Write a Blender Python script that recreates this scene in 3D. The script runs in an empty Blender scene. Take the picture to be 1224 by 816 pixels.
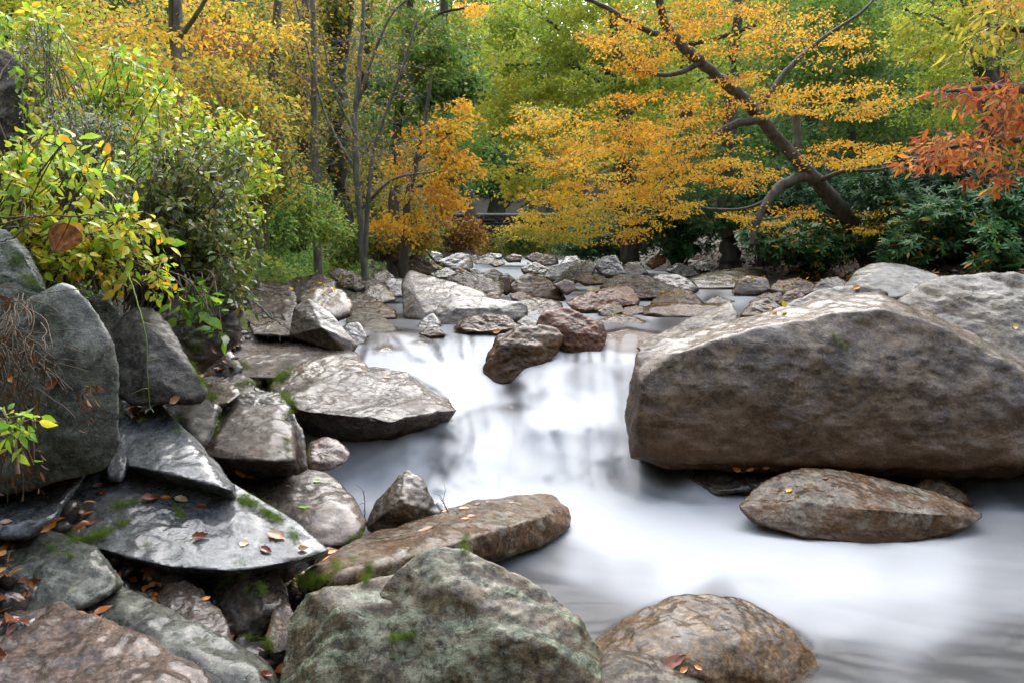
import bpy, bmesh, math, random
import numpy as np
from mathutils import Vector

# ------------------------------------------------------------------ basics
sc = bpy.context.scene
col = sc.collection
rng = np.random.default_rng(11)
random.seed(5)
F = 850.0                      # focal length in photo pixels (photo is 1224 wide)
HOR = 296.0                    # horizon row
CAMZ = 1.6
TH = math.atan((408.0 - HOR) / F)
CT, ST = math.cos(TH), math.sin(TH)


def P(px, py, d):
    """world point seen at photo pixel (px, py) at the ground distance d (along +Y)"""
    px = np.asarray(px, float); py = np.asarray(py, float); d = np.asarray(d, float)
    u = (px - 612.0) / F; v = (408.0 - py) / F
    y = CT + v * ST; z = -ST + v * CT
    s = d / y
    return np.stack(np.broadcast_arrays(u * s, d, CAMZ + z * s), -1)


def D_of(px, py, z):
    """distance at which the ray of a pixel reaches height z"""
    v = (408.0 - np.asarray(py, float)) / F
    y = CT + v * ST; zz = -ST + v * CT
    return (z - CAMZ) / zz * y


def _hash(i, j, k, seed):
    h = (i.astype(np.int64) * 374761393 + j.astype(np.int64) * 668265263 + k.astype(np.int64) * 2147483647 + seed * 974634777)
    h = (h ^ (h >> 13)) * 1274126177
    h = h & 0xffffffff
    h = (h ^ (h >> 16)) * 2246822519 & 0xffffffff
    h = h ^ (h >> 15)
    return (h & 0xffffff) / float(0xffffff) * 2 - 1


def vnoise(p, seed=0):
    i = np.floor(p).astype(np.int64); f = p - i
    u = f * f * f * (f * (f * 6 - 15) + 10)
    r = 0
    for a in (0, 1):
        wa = u[:, 0] if a else 1 - u[:, 0]
        for b in (0, 1):
            wb = u[:, 1] if b else 1 - u[:, 1]
            for c in (0, 1):
                wc = u[:, 2] if c else 1 - u[:, 2]
                r = r + wa * wb * wc * _hash(i[:, 0] + a, i[:, 1] + b, i[:, 2] + c, seed)
    return r


def fbm(p, octs=4, seed=0, gain=0.5, ridged=False):
    r = np.zeros(len(p)); a = 1.0; s = 0
    R = np.array([[0.8, 0.6, 0], [-0.6, 0.8, 0], [0, 0, 1]]) @ np.array([[1, 0, 0], [0, 0.8, 0.6], [0, -0.6, 0.8]])
    q = p
    for o in range(octs):
        n = vnoise(q, seed + o * 17)
        if ridged:
            n = 1 - 2 * np.abs(n)
        r += a * n; s += a; a *= gain
        q = (q @ R.T) * 2.03 + 3.1
    return r / s


def sstep(a, b, x):
    t = np.clip((x - a) / (b - a), 0, 1)
    return t * t * (3 - 2 * t)


# ------------------------------------------------------------------ mesh + object helpers
def make_mesh(name, V, faces=None, quads=None, tris=None, mat=None, smooth=True, attrs=None):
    me = bpy.data.meshes.new(name)
    V = np.ascontiguousarray(V, np.float32)
    if faces is not None:
        me.from_pydata(V.tolist(), [], faces)
    else:
        loops = []; starts = []; pos = 0
        if quads is not None and len(quads):
            q = np.asarray(quads, np.int32); loops.append(q.ravel()); starts.append(np.arange(len(q)) * 4); pos = q.size
        if tris is not None and len(tris):
            t = np.asarray(tris, np.int32); loops.append(t.ravel()); starts.append(pos + np.arange(len(t)) * 3)
        loops = np.concatenate(loops); starts = np.concatenate(starts)
        me.vertices.add(len(V)); me.vertices.foreach_set('co', V.ravel())
        me.loops.add(len(loops)); me.loops.foreach_set('vertex_index', loops.astype(np.int32))
        me.polygons.add(len(starts)); me.polygons.foreach_set('loop_start', starts.astype(np.int32))
        me.update(calc_edges=True)
        me.validate()
    if smooth:
        me.polygons.foreach_set('use_smooth', np.ones(len(me.polygons), bool))
    for k, a in (attrs or {}).items():
        at = me.attributes.new(k, 'FLOAT', 'POINT')
        at.data.foreach_set('value', np.ascontiguousarray(a, np.float32))
    if mat:
        me.materials.append(mat)
    me.update()
    return me


def link(name, me, parent=None, loc=None):
    o = bpy.data.objects.new(name, me)
    col.objects.link(o)
    if loc is not None:
        o.location = loc
    if parent is not None:
        o.parent = parent
    return o


def tag(o, label=None, cat=None, group=None, kind=None):
    if label: o['label'] = label
    if cat: o['category'] = cat
    if group: o['group'] = group
    if kind: o['kind'] = kind
    return o


def empty(name, loc):
    o = bpy.data.objects.new(name, None); col.objects.link(o); o.location = [float(a) for a in loc]
    o.empty_display_size = 0.1
    return o


class Geo:
    """collects tubes and leaf pieces into one mesh"""
    def __init__(s): s.V = []; s.Q = []; s.T = []; s.A = []; s.n = 0
    def add(s, V, Q=None, T=None, a=None):
        if Q is not None and len(Q): s.Q.append(np.asarray(Q) + s.n)
        if T is not None and len(T): s.T.append(np.asarray(T) + s.n)
        s.V.append(V); s.n += len(V)
        s.A.append(np.zeros(len(V)) if a is None else np.asarray(a, float))
    def mesh(s, name, mat, base=(0, 0, 0), smooth=True):
        V = np.concatenate(s.V) - np.asarray(base)
        return make_mesh(name, V, quads=np.concatenate(s.Q) if s.Q else None, tris=np.concatenate(s.T) if s.T else None,
                         mat=mat, smooth=smooth, attrs={'tint': np.concatenate(s.A)})


def tube(geo, pts, rad, k=6, a=0.0):
    pts = np.asarray(pts, float); n = len(pts); rad = np.broadcast_to(rad, (n,))
    t = np.gradient(pts, axis=0); t /= np.linalg.norm(t, axis=1)[:, None] + 1e-9
    ref = np.array([0, 0, 1.0]) if abs(t[0, 2]) < 0.8 else np.array([1.0, 0, 0])
    u = np.cross(t, ref); u /= np.linalg.norm(u, axis=1)[:, None] + 1e-9
    w = np.cross(t, u)
    an = np.arange(k) * 2 * math.pi / k
    V = pts[:, None] + rad[:, None, None] * (np.cos(an)[None, :, None] * u[:, None] + np.sin(an)[None, :, None] * w[:, None])
    V = V.reshape(-1, 3)
    i = np.arange(n - 1)[:, None] * k; j = np.arange(k)[None]; j2 = (j + 1) % k
    Q = np.stack([i + j, i + j2, i + k + j2, i + k + j], -1).reshape(-1, 4)
    geo.add(V, Q, None, np.full(len(V), a))


def spline(pts, n):
    """Catmull-Rom through pts (N x m)"""
    pts = np.asarray(pts, float)
    if len(pts) == 2:
        t = np.linspace(0, 1, n)[:, None]; return pts[0] * (1 - t) + pts[1] * t
    p = np.vstack([2 * pts[0] - pts[1], pts, 2 * pts[-1] - pts[-2]])
    t = np.linspace(0, len(pts) - 1 - 1e-6, n); i = t.astype(int); f = (t - i)[:, None]
    a, b, c, d = p[i], p[i + 1], p[i + 2], p[i + 3]
    return 0.5 * (2 * b + (c - a) * f + (2 * a - 5 * b + 4 * c - d) * f ** 2 + (3 * b - a - 3 * c + d) * f ** 3)


LEAF = {
    'quad': (np.array([[0, 0, 0], [.45, .3, .03], [1, 0, 0], [.45, -.3, .03]]), np.array([[0, 1, 2, 3]]), None),
    'blade': (np.array([[0, .03, 0], [.6, .05, 0], [1, 0, 0], [0, -.03, 0]]), np.array([[0, 3, 2, 1]]), None),
    'ovate': (np.array([[0, 0, 0], [.2, .2, .07], [.5, .27, .07], [.8, .14, .0], [1.05, 0, -.10], [.8, -.14, .0], [.5, -.27, .07], [.2, -.2, .07], [.25, 0, 0], [.5, 0, .01], [.8, 0, -.03]]),
              np.array([[8, 9, 2, 1], [9, 10, 3, 2], [8, 7, 6, 9], [9, 6, 5, 10]]), np.array([[0, 8, 1], [0, 7, 8], [10, 4, 3], [10, 5, 4]])),
    'long': (np.array([[0, 0, 0], [.3, .11, .03], [.7, .12, .0], [1.0, 0, -.12], [.7, -.12, .0], [.3, -.11, .03], [.3, 0, .0], [.7, 0, -.03]]),
             np.array([[6, 7, 2, 1], [6, 5, 4, 7]]), np.array([[0, 6, 1], [0, 5, 6], [7, 3, 2], [7, 4, 3]])),
}


def leaves(geo, c, dirs, nrm, size, tint, kind='quad'):
    c = np.asarray(c); n = len(c)
    if n == 0: return
    dirs = dirs / (np.linalg.norm(dirs, axis=1)[:, None] + 1e-9)
    side = np.cross(nrm, dirs); side /= np.linalg.norm(side, axis=1)[:, None] + 1e-9
    up = np.cross(dirs, side)
    tv, tq, tt = LEAF[kind]
    size = np.broadcast_to(size, (n,))
    V = c[:, None] + size[:, None, None] * (tv[None, :, 0, None] * dirs[:, None] + tv[None, :, 1, None] * side[:, None] + tv[None, :, 2, None] * up[:, None])
    k = len(tv); off = (np.arange(n) * k)[:, None, None]
    Q = (tq[None] + off).reshape(-1, 4)
    T = (tt[None] + off).reshape(-1, 3) if tt is not None else None
    geo.add(V.reshape(-1, 3), Q, T, np.repeat(np.broadcast_to(tint, (n,)), k))


# ------------------------------------------------------------------ materials
class NT:
    def __init__(s, name):
        s.m = bpy.data.materials.new(name); s.m.use_nodes = True
        s.t = s.m.node_tree; s.t.nodes.clear()
    def n(s, ty, ins=None, **kw):
        nd = s.t.nodes.new(ty)
        for k, v in kw.items(): setattr(nd, k, v)
        for k, v in (ins or {}).items():
            sk = nd.inputs[k]
            if hasattr(v, 'default_value') or isinstance(v, bpy.types.NodeSocket): s.t.links.new(v, sk)
            else: sk.default_value = v
        return nd
    def math(s, op, a, b=0.0, clamp=False):
        nd = s.t.nodes.new('ShaderNodeMath'); nd.operation = op; nd.use_clamp = clamp
        for i, v in enumerate((a, b)):
            if isinstance(v, bpy.types.NodeSocket): s.t.links.new(v, nd.inputs[i])
            else: nd.inputs[i].default_value = v
        return nd.outputs[0]
    def rng(s, v, a, b, c=0.0, d=1.0):
        nd = s.n('ShaderNodeMapRange', {0: v, 1: a, 2: b, 3: c, 4: d}, interpolation_type='SMOOTHSTEP'); return nd.outputs[0]
    def mix(s, f, a, b, bt='MIX'):
        nd = s.t.nodes.new('ShaderNodeMix'); nd.data_type = 'RGBA'; nd.blend_type = bt
        for i, v in ((0, f), (6, a), (7, b)):
            if isinstance(v, bpy.types.NodeSocket): s.t.links.new(v, nd.inputs[i])
            else: nd.inputs[i].default_value = (v if i == 0 else (tuple(v) + (1,))[:4])
        return nd.outputs[2]
    def noise(s, vec, scale, detail=6, rough=0.6, dist=0.0):
        return s.n('ShaderNodeTexNoise', {'Vector': vec, 'Scale': scale, 'Detail': detail, 'Roughness': rough, 'Distortion': dist}).outputs[0]
    def out(s, sh):
        o = s.t.nodes.new('ShaderNodeOutputMaterial'); s.t.links.new(sh, o.inputs[0]); return s.m


def rock_mat(name, c1, c2, c3=None, lichen=None, moss=0.0, rough=0.42, coat=0.35, bump=1.0, stain=(.10, .055, .025), streak=None, speck=0.5):
    """wet weathered stone: two mottled tones, pale crust, lichen, moss, brown band by the water"""
    t = NT(name)
    tc = t.n('ShaderNodeTexCoord').outputs['Object']
    oi = t.n('ShaderNodeObjectInfo').outputs['Random']
    off = t.n('ShaderNodeCombineXYZ', {0: t.math('MULTIPLY', oi, 37.0), 1: t.math('MULTIPLY', oi, 91.0), 2: oi}).outputs[0]
    v = t.n('ShaderNodeVectorMath', {0: tc, 1: off}, operation='ADD').outputs[0]
    geo = t.n('ShaderNodeNewGeometry')
    nz = t.n('ShaderNodeSeparateXYZ', {0: geo.outputs['Normal']}).outputs[2]
    n1 = t.noise(v, 2.2, 8, .62, .4)
    n2 = t.noise(v, 9.0, 8, .7, .2)
    n3 = t.noise(v, 55.0, 5, .7)
    n4 = t.noise(v, 5.0, 9, .68, .8)
    c = t.mix(t.rng(n1, .38, .62), c1, c2)
    c = t.mix(t.math('MULTIPLY', t.rng(n2, .5, .68), .75), c, c3 or tuple(x * 1.6 for x in c2))
    if streak:
        ang, col_, amt, sx = streak
        mp = t.n('ShaderNodeMapping', {0: v, 2: ang, 3: (sx, 26.0, 5.0)}).outputs[0]
        sn = t.noise(mp, 1.0, 6, .6, .3)
        c = t.mix(t.math('MULTIPLY', t.rng(sn, .53, .62), amt), c, col_)
    # value mottling at hand size and fine mineral speckle
    n6 = t.noise(v, 17.0, 6, .75, .5)
    mv = t.rng(n6, .38, .62, .45, 1.50)
    c = t.mix(1.0, c, t.n('ShaderNodeCombineXYZ', {0: mv, 1: mv, 2: mv}).outputs[0], 'MULTIPLY')
    sp = t.rng(n3, .30, .72, 1 - speck * .55, 1 + speck * .75)
    spc = t.n('ShaderNodeCombineXYZ', {0: sp, 1: sp, 2: sp}).outputs[0]
    c = t.mix(1.0, c, spc, 'MULTIPLY')
    # darker pits
    vo = t.n('ShaderNodeTexVoronoi', {'Vector': t.n('ShaderNodeVectorMath', {0: v, 1: (.0, .0, .0)}, operation='ADD').outputs[0], 'Scale': 24.0, 'Randomness': 1.0}).outputs['Distance']
    c = t.mix(t.math('MULTIPLY', t.math('MULTIPLY', t.rng(vo, .22, .08), t.rng(n4, .48, .62)), .75), c, tuple(x * .3 for x in c1))
    v3 = t.n('ShaderNodeVectorMath', {0: v, 1: t.n('ShaderNodeTexNoise', {'Vector': v, 'Scale': 9.0, 'Detail': 3}).outputs['Color']}, operation='ADD').outputs[0]
    pt = t.noise(v, 85.0, 3, .6)
    c = t.mix(t.math('MULTIPLY', t.rng(pt, .60, .68), .7), c, tuple(x * .25 for x in c1))
    c = t.mix(t.math('MULTIPLY', t.rng(pt, .40, .33), .45), c, tuple(min(.5, x * 2.2) for x in c2))
    blk = t.noise(v3, 3.2, 8, .72, .3)
    c = t.mix(t.math('MULTIPLY', t.rng(blk, .56, .62), .65), c, tuple(x * .42 for x in c1))
    if lichen:
        lc, la, ls = lichen
        ln = t.noise(v, ls, 9, .72, .6)
        ln2 = t.noise(v, ls * 5.0, 6, .7, .3)
        lm = t.math('MULTIPLY', t.rng(ln, .56 - .12 * la, .62 - .1 * la), t.rng(ln2, .40, .56))
        c = t.mix(t.math('MULTIPLY', lm, min(1, la * 1.1)), c, lc)
    at = t.n('ShaderNodeAttribute', attribute_name='stain').outputs['Fac']
    st = t.math('MULTIPLY', at, t.rng(n4, .30, .60, .35, 1.0))
    c = t.mix(st, c, stain)
    mo = t.math('MULTIPLY', t.rng(nz, .1, .75), t.rng(t.noise(v, 4.3, 8, .7, .5), .70 - .22 * moss, .76 - .2 * moss)) if moss else None
    if mo is not None:
        mcol = t.mix(t.rng(t.noise(v, 30, 4, .6), .35, .65), (.018, .032, .008), (.075, .11, .018))
        c = t.mix(mo, c, mcol)
    c = t.mix(1.0, c, (.47, .415, .35), 'MULTIPLY')      # wet stone is darker than dry
    ro = t.rng(n2, .3, .7, max(.08, rough - .12), rough + .14)
    ro = t.math('SUBTRACT', ro, t.math('MULTIPLY', at, .12), True)
    if mo is not None:
        ro = t.math('ADD', ro, t.math('MULTIPLY', mo, .4), True)
    # relief: broken layers, grain, cracks
    v2 = t.n('ShaderNodeMapping', {0: v, 2: (.5, .35, .2), 3: (1.0, 1.2, 2.0)}).outputs[0]
    lay = t.noise(v2, 4.0, 10, .62, .9)
    b1 = t.n('ShaderNodeBump', {'Strength': .85, 'Distance': .016 * bump, 'Height': n4})
    b2 = t.n('ShaderNodeBump', {'Strength': .8, 'Distance': .013 * bump, 'Height': lay, 'Normal': b1.outputs[0]})
    b3 = t.n('ShaderNodeBump', {'Strength': 1.0, 'Distance': .009 * bump, 'Height': t.noise(v, 40, 6, .8), 'Normal': b2.outputs[0]})
    crn = t.noise(t.n('ShaderNodeMapping', {0: v, 2: (.3, .6, .1), 3: (1.0, 1.0, 2.2)}).outputs[0], 1.5, 3, .55, .6)
    cra = t.math('ABSOLUTE', t.math('SUBTRACT', crn, .5))
    msk = t.rng(t.noise(v, 1.1, 3, .5), .57, .64)
    cr = t.math('SUBTRACT', 1.0, t.math('MULTIPLY', t.rng(cra, .0045, .001), msk))
    b4 = t.n('ShaderNodeBump', {'Strength': .9, 'Distance': .010 * bump, 'Height': cr, 'Normal': b3.outputs[0]})
    c = t.mix(t.rng(cr, .0, .9, .7, 0.0), c, tuple(x * .25 for x in c1))
    bc = t.n('ShaderNodeBump', {'Strength': .9, 'Distance': .012 * bump, 'Height': t.noise(v, 7.0, 4, .5, .6)})
    # rain film: lies on what faces up, in patches
    film = t.math('MULTIPLY', t.rng(nz, .05, .75), t.rng(t.noise(v, 3.0, 6, .65, .4), .30, .62, .3, 1.0))
    film = t.math('MULTIPLY', film, min(.85, coat * 2.7))
    bs = t.n('ShaderNodeBsdfPrincipled', {'Base Color': c, 'Roughness': ro, 'Normal': b4.outputs[0], 'Specular IOR Level': .08 + min(.2, coat * .7),
                                          'Coat Weight': film, 'Coat Roughness': .155, 'Coat Normal': bc.outputs[0], 'Coat IOR': 1.55})
    return t.out(bs.outputs[0])


def leaf_mat(name, stops, rough=.6, trans=.5, spec=.18, dark_mottle=0.25):
    t = NT(name)
    at = t.n('ShaderNodeAttribute', attribute_name='tint').outputs['Fac']
    r = t.n('ShaderNodeValToRGB', {0: at}); cr = r.color_ramp
    while len(cr.elements) < len(stops): cr.elements.new(.5)
    for e, (p, c) in zip(cr.elements, stops): e.position = p; e.color = tuple(c) + (1,)
    tc = t.n('ShaderNodeTexCoord').outputs['Object']
    n = t.noise(tc, 22.0, 4, .6)
    c = t.mix(t.rng(n, .3, .7, dark_mottle, 0.0), r.outputs[0], tuple(np.array(stops[0][1]) * .5))
    d = t.n('ShaderNodeBsdfPrincipled', {'Base Color': c, 'Roughness': rough, 'Specular IOR Level': spec})
    tr = t.n('ShaderNodeBsdfTranslucent', {'Color': c})
    m = t.n('ShaderNodeMixShader', {0: trans, 1: d.outputs[0], 2: tr.outputs[0]})
    return t.out(m.outputs[0])


def bark_mat(name, c1, c2, moss=0.2, sc_=9.0):
    t = NT(name)
    tc = t.n('ShaderNodeTexCoord').outputs['Object']
    mp = t.n('ShaderNodeMapping', {0: tc, 3: (1, 1, .25)}).outputs[0]
    n1 = t.noise(mp, sc_, 8, .7, .3); n2 = t.noise(tc, 3.0, 5, .6)
    c = t.mix(t.rng(n1, .35, .65), c1, c2)
    c = t.mix(t.math('MULTIPLY', t.rng(n2, .5, .65), moss), c, (.05, .075, .02))
    b = t.n('ShaderNodeBump', {'Strength': .8, 'Distance': .02, 'Height': n1})
    bs = t.n('ShaderNodeBsdfPrincipled', {'Base Color': c, 'Roughness': .75, 'Normal': b.outputs[0]})
    return t.out(bs.outputs[0])
EXPO = 2.65
# ------------------------------------------------------------------ rocks
M = {}
M['grey'] = rock_mat('wet blue grey stone', (.10, .125, .155), (.17, .205, .25), (.22, .25, .29), moss=.25, rough=.22, coat=.5)
M['greyplain'] = rock_mat('bare grey stone', (0.076, 0.078, 0.078), (0.116, 0.116, 0.112), (0.152, 0.148, 0.138), moss=.1, rough=0.36, coat=0.08)
M['greygreen'] = rock_mat('grey stone with green algae', (.105, .125, .115), (.21, .24, .23), (.09, .12, .06), moss=.35, rough=0.30, coat=0.15)
M['brownbig'] = rock_mat('dark brown grey stone', (0.070, 0.051, 0.033), (0.136, 0.107, 0.076), (0.220, 0.167, 0.110), lichen=((.30, .235, .16), .75, 3.5), moss=.0, rough=0.30, coat=0.15, stain=(.13, .065, .028), speck=1.0)
M['tan'] = rock_mat('ochre mottled stone', (0.085, 0.055, 0.028), (0.170, 0.136, 0.098), (0.230, 0.128, 0.047), lichen=((.40, .37, .31), .5, 4.0), moss=.15, rough=.26, coat=0.24, stain=(.13, .065, .02))
M['pale'] = rock_mat('pale crusted stone', (0.055, 0.047, 0.035), (0.117, 0.108, 0.090), (0.100, 0.067, 0.035), lichen=((.32, .30, .25), .8, 4.0), moss=.2, rough=0.36, coat=0.07, speck=.8)
M['lavender'] = rock_mat('wet lavender grey stone', (0.072, 0.060, 0.051), (0.149, 0.132, 0.123), (0.162, 0.089, 0.038), lichen=((.40, .40, .40), .45, 6.0), moss=.22, rough=.22, coat=0.18)
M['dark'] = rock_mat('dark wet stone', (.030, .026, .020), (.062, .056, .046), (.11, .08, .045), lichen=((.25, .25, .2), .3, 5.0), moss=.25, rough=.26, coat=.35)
M['darkbrown'] = rock_mat('dark brown stone', (.050, .034, .017), (.115, .083, .047), (.18, .12, .06), lichen=((.28, .26, .2), .35, 5.0), moss=.25, rough=.32, coat=.25)
M['red'] = rock_mat('rusty red stone', (.06, .020, .010), (.15, .060, .035), (.22, .13, .08), lichen=((.33, .28, .22), .4, 5.0), moss=.05, rough=.24, coat=.3)
M['pink'] = rock_mat('pinkish brown stone', (0.124, 0.090, 0.077), (0.192, 0.146, 0.127), (0.236, 0.198, 0.180), moss=.0, rough=0.30, coat=0.17, speck=1.0)
M['olive'] = rock_mat('smooth olive stone', (0.036, 0.032, 0.021), (0.055, 0.050, 0.034), (0.075, 0.069, 0.052), moss=.1, rough=0.36, coat=0.07, bump=.35)
M['oliveocher'] = rock_mat('ochre olive slab stone', (0.070, 0.055, 0.028), (0.107, 0.088, 0.051), (0.135, 0.116, 0.084), moss=.2, rough=0.32, coat=0.15, bump=.5)
M['green'] = rock_mat('brown stone crusted with pale green lichen', (.085, .068, .034), (.17, .14, .085), (.26, .22, .15), lichen=((.38, .45, .35), .7, 6.5), moss=.3, rough=0.32, coat=0.15,
                      streak=((0.1, math.radians(-52), .2), (.38, .50, .38), .8, 3.0), speck=.9)
M['slab'] = rock_mat('brown slab with pale crust', (.075, .040, .014), (.18, .105, .048), (.26, .18, .10), lichen=((.36, .38, .34), .6, 5.0), moss=.3, rough=0.2, coat=.12)
M['dome'] = rock_mat('ochre wet dome stone', (.055, .033, .011), (.18, .105, .035), (.26, .18, .10), lichen=((.26, .24, .21), .4, 7.0), moss=.0, rough=.16, coat=0.15, speck=1.0, stain=(.20, .10, .03))
M['tan2'] = rock_mat('brown and ochre wet stone', (.055, .031, .012), (.125, .080, .040), (.24, .13, .04), lichen=((0.252, 0.231, 0.189), .3, 4.0), moss=.1, bump=.35, rough=.24, coat=.06, stain=(.07, .035, .012))
M['grey2'] = rock_mat('grey brown wet stone', (.032, .025, .018), (.085, .070, .055), (.16, .09, .035), lichen=((0.231, 0.224, 0.210), .3, 5.0), moss=.15, bump=.35, rough=.24, coat=.06, stain=(.06, .032, .014))
M['red2'] = rock_mat('rust brown wet stone', (.070, .022, .010), (.17, .070, .035), (.26, .14, .07), lichen=((0.210, 0.182, 0.147), .3, 5.0), moss=.05, bump=.35, rough=.24, coat=.06)
M['veil'] = rock_mat('purple grey stone', (0.068, 0.059, 0.062), (0.118, 0.105, 0.112), (0.155, 0.136, 0.136), moss=0, rough=0.22, coat=0.30)

_ico = {}
def ico(n):
    if n not in _ico:
        bm = bmesh.new(); bmesh.ops.create_icosphere(bm, subdivisions=n, radius=1.0)
        _ico[n] = (np.array([v.co[:] for v in bm.verts]), np.array([[v.index for v in f.verts] for f in bm.faces]))
        bm.free()
    return _ico[n]


def hull_planes(pts):
    bm = bmesh.new()
    for p in pts: bm.verts.new(p)
    r = bmesh.ops.convex_hull(bm, input=bm.verts)
    bm.normal_update()
    c = pts.mean(0); out = []
    for f in bm.faces:
        n = np.array(f.normal[:]); l = np.linalg.norm(n)
        if l < .5 or f.calc_area() < 1e-9: continue
        d = float(n @ (np.array(f.verts[0].co[:]) - c))
        if d < 0: n = -n; d = -d
        out.append((n, d, f.calc_area()))
    bm.free()
    out.sort(key=lambda a: -a[2])
    keep = []
    for n, d, a in out:
        if any(n @ m > .988 and abs(d - e) < .03 for m, e in keep): continue
        keep.append((n, d))
    return c, np.array([k[0] for k in keep]), np.array([k[1] for k in keep])


def normals(V, Fc):
    a, b, c = V[Fc[:, 0]], V[Fc[:, 1]], V[Fc[:, 2]]
    n = np.cross(b - a, c - a); N = np.zeros_like(V)
    for k in range(3): np.add.at(N, Fc[:, k], n)
    return N / (np.linalg.norm(N, axis=1)[:, None] + 1e-12)


def unit_(a): return a / (np.linalg.norm(a, axis=0)[None] + 1e-9)


ROCKS = {}
_rc = [0]
def rock(label, mat, outline, d0=None, dd=None, ridge=(), thick=None, p=26, rough=1.0, chips=14, sub=None, strata=0.0, bup=.06, name='boulder', stain=.12, group=None, back=.82, seed=None, key=None, grow=1.03, facet=1.0, sdir=(.25, .2, 1)):
    _rc[0] += 1; seed = seed if seed is not None else _rc[0] * 13 + 5
    rg = np.random.default_rng(seed)
    o = [q for q in outline]
    px = np.array([q[0] for q in o], float); py = np.array([q[1] for q in o], float)
    if d0 is None: d0 = float(np.interp(-py.max(), WD[:, 0], WD[:, 1]))
    wpx = px.max() - px.min(); w = wpx / F * d0
    if dd is None: dd = .40 * w
    if thick is None: thick = .5 * w
    lin = lambda x, y: d0 + dd * (py.max() - y) / (py.max() - py.min())
    d = np.array([q[2] if len(q) > 2 else lin(q[0], q[1]) for q in o])
    cx, cy = px.mean(), py.mean()
    gx = cx + (px - cx) * grow; gy = cy + (py - cy) * grow
    front = P(gx, gy, d)
    bpts = P(cx + (px - cx) * back, cy + (py - cy) * back + bup * (py.max() - py.min()), d + thick)
    R = [front, bpts]
    if len(ridge): R.append(np.array([P(q[0], q[1], lin(q[0], q[1]) + q[2] if abs(q[2]) < 1.5 else q[2]) for q in ridge]))
    else:
        ix = cx + (px - cx) * .80; iy = cy + (py - cy) * .78
        R.append(P(ix, iy, np.array([lin(a_, b_) for a_, b_ in zip(ix, iy)]) - .10 * w * rg.uniform(.5, 1.2, len(ix))))
    pts = np.concatenate(R)
    c, N, dist = hull_planes(pts)
    ext = (pts.max(0) - pts.min(0)) / 2
    size = float(np.sort(ext)[1]) * 2
    # random chips: extra cutting planes give worn facets
    for k in range(chips):
        n = rg.normal(size=3); n /= np.linalg.norm(n)
        h = ((pts - c) @ n).max() * rg.uniform(.91, .99)
        N = np.vstack([N, n]); dist = np.append(dist, h)
    if sub is None:
        s_ = wpx * 1.1
        sub = 7 if s_ > 330 else 6 if s_ > 75 else 5 if s_ > 25 else 4
    I, Fc = ico(sub); p = p * 4
    u = I * ext
    dist = np.maximum(dist, size * .03)
    t = np.maximum(u @ N.T, 0) / dist
    m = t.max(1)
    r = 1.0 / (m * ((t / m[:, None]) ** p).sum(1) ** (1.0 / p))
    V = c + u * r[:, None]
    Nn = normals(V, Fc)
    if (Nn * (V - c)).sum() < 0: Nn = -Nn; Fc = Fc[:, ::-1]
    q = (V - c) / size + seed * 1.37
    disp = .016 * fbm(q * 1.6, 3, seed) + .014 * fbm(q * 4.5, 4, seed + 3, .55, True) + .013 * fbm(q * 13, 4, seed + 7, .6)
    # broken facets: difference of two creased (piecewise flat) functions, warped a little
    qw = q + .03 * np.stack([fbm(q * 3, 2, seed + 20 + k_) for k_ in range(3)], 1)
    ha = (qw @ unit_(rg.normal(size=(3, 34))) * 1.0 + rg.normal(size=34) * .16).max(1)
    hb = (qw @ unit_(rg.normal(size=(3, 34))) * 1.0 + rg.normal(size=34) * .16).max(1)
    fc_ = ha - hb; disp += .11 * facet * (fc_ - fc_.mean())
    for l_, fr_a in ((2.7, .020), (6.0, .008)):
        # smaller chips: creased folds of a warped lattice
        ql = qw * l_ + .3 * np.stack([fbm(q * l_, 2, seed + 40 + k_) for k_ in range(3)], 1)
        m1 = np.abs((ql @ unit_(rg.normal(size=(3, 5)))) % 1.0 - .5).max(1); m2 = np.abs((ql @ unit_(rg.normal(size=(3, 5)))) % 1.0 - .5).min(1)
        disp += fr_a * facet * 2.0 * (m1 - m1.mean() + m2 - m2.mean())
    if sub >= 6:
        hc = (qw * 2.6 + 5).copy(); ce = np.floor(hc); fr_ = hc - ce - .5
        sgn = np.stack([_hash(ce[:, 0].astype(int), ce[:, 1].astype(int), ce[:, 2].astype(int), seed + k_) for k_ in (31, 32, 33)], 1)
        wv = np.clip(1 - 2.2 * np.abs(fr_).max(1), 0, .25) / .25
        disp += .020 * facet * (fr_ * sgn).sum(1) * wv
    if strata:
        b = np.array(sdir, float); b /= np.linalg.norm(b)
        s = (q @ b) * 9 + 1.2 * fbm(q * 1.5, 3, seed + 9)
        fr = s - np.floor(s)
        disp += strata * .03 * (sstep(0, .8, fr) - sstep(.85, 1, fr) - .5) * (0.5 + 0.5 * fbm(q * 3, 2, seed + 2))
    V = V + Nn * (disp * size * rough)[:, None]
    zb = float(P(0, py.max(), d0)[2])
    st = sstep(stain * 1.3, -.02, V[:, 2] - zb + .05 * fbm(V * 6, 3, seed)) if stain > 0 else np.zeros(len(V))
    base = np.array([c[0], c[1], V[:, 2].min()])
    me = make_mesh(name, V - base, tris=Fc, mat=M[mat], attrs={'stain': st})
    ob = link(name, me, None, base)
    tag(ob, label, 'boulder' if name == 'boulder' else 'rock', group)
    if key: ROCKS[key] = ob
    return ob


# water surface: photo row -> distance (upstream of the ledge)
WD = np.array([(-900, 2.2), (-816, 2.61), (-700, 3.37), (-640, 3.95), (-590, 4.63), (-560, 4.89), (-530, 5.08), (-500, 5.29), (-480, 5.63), (-450, 6.07), (-430, 6.5), (-398, 7.25), (-385, 8.1),
               (-375, 9), (-362, 11), (-350, 13.2), (-340, 16), (-330, 20), (-320, 27), (-312, 36), (-305, 50)], float)

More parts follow.
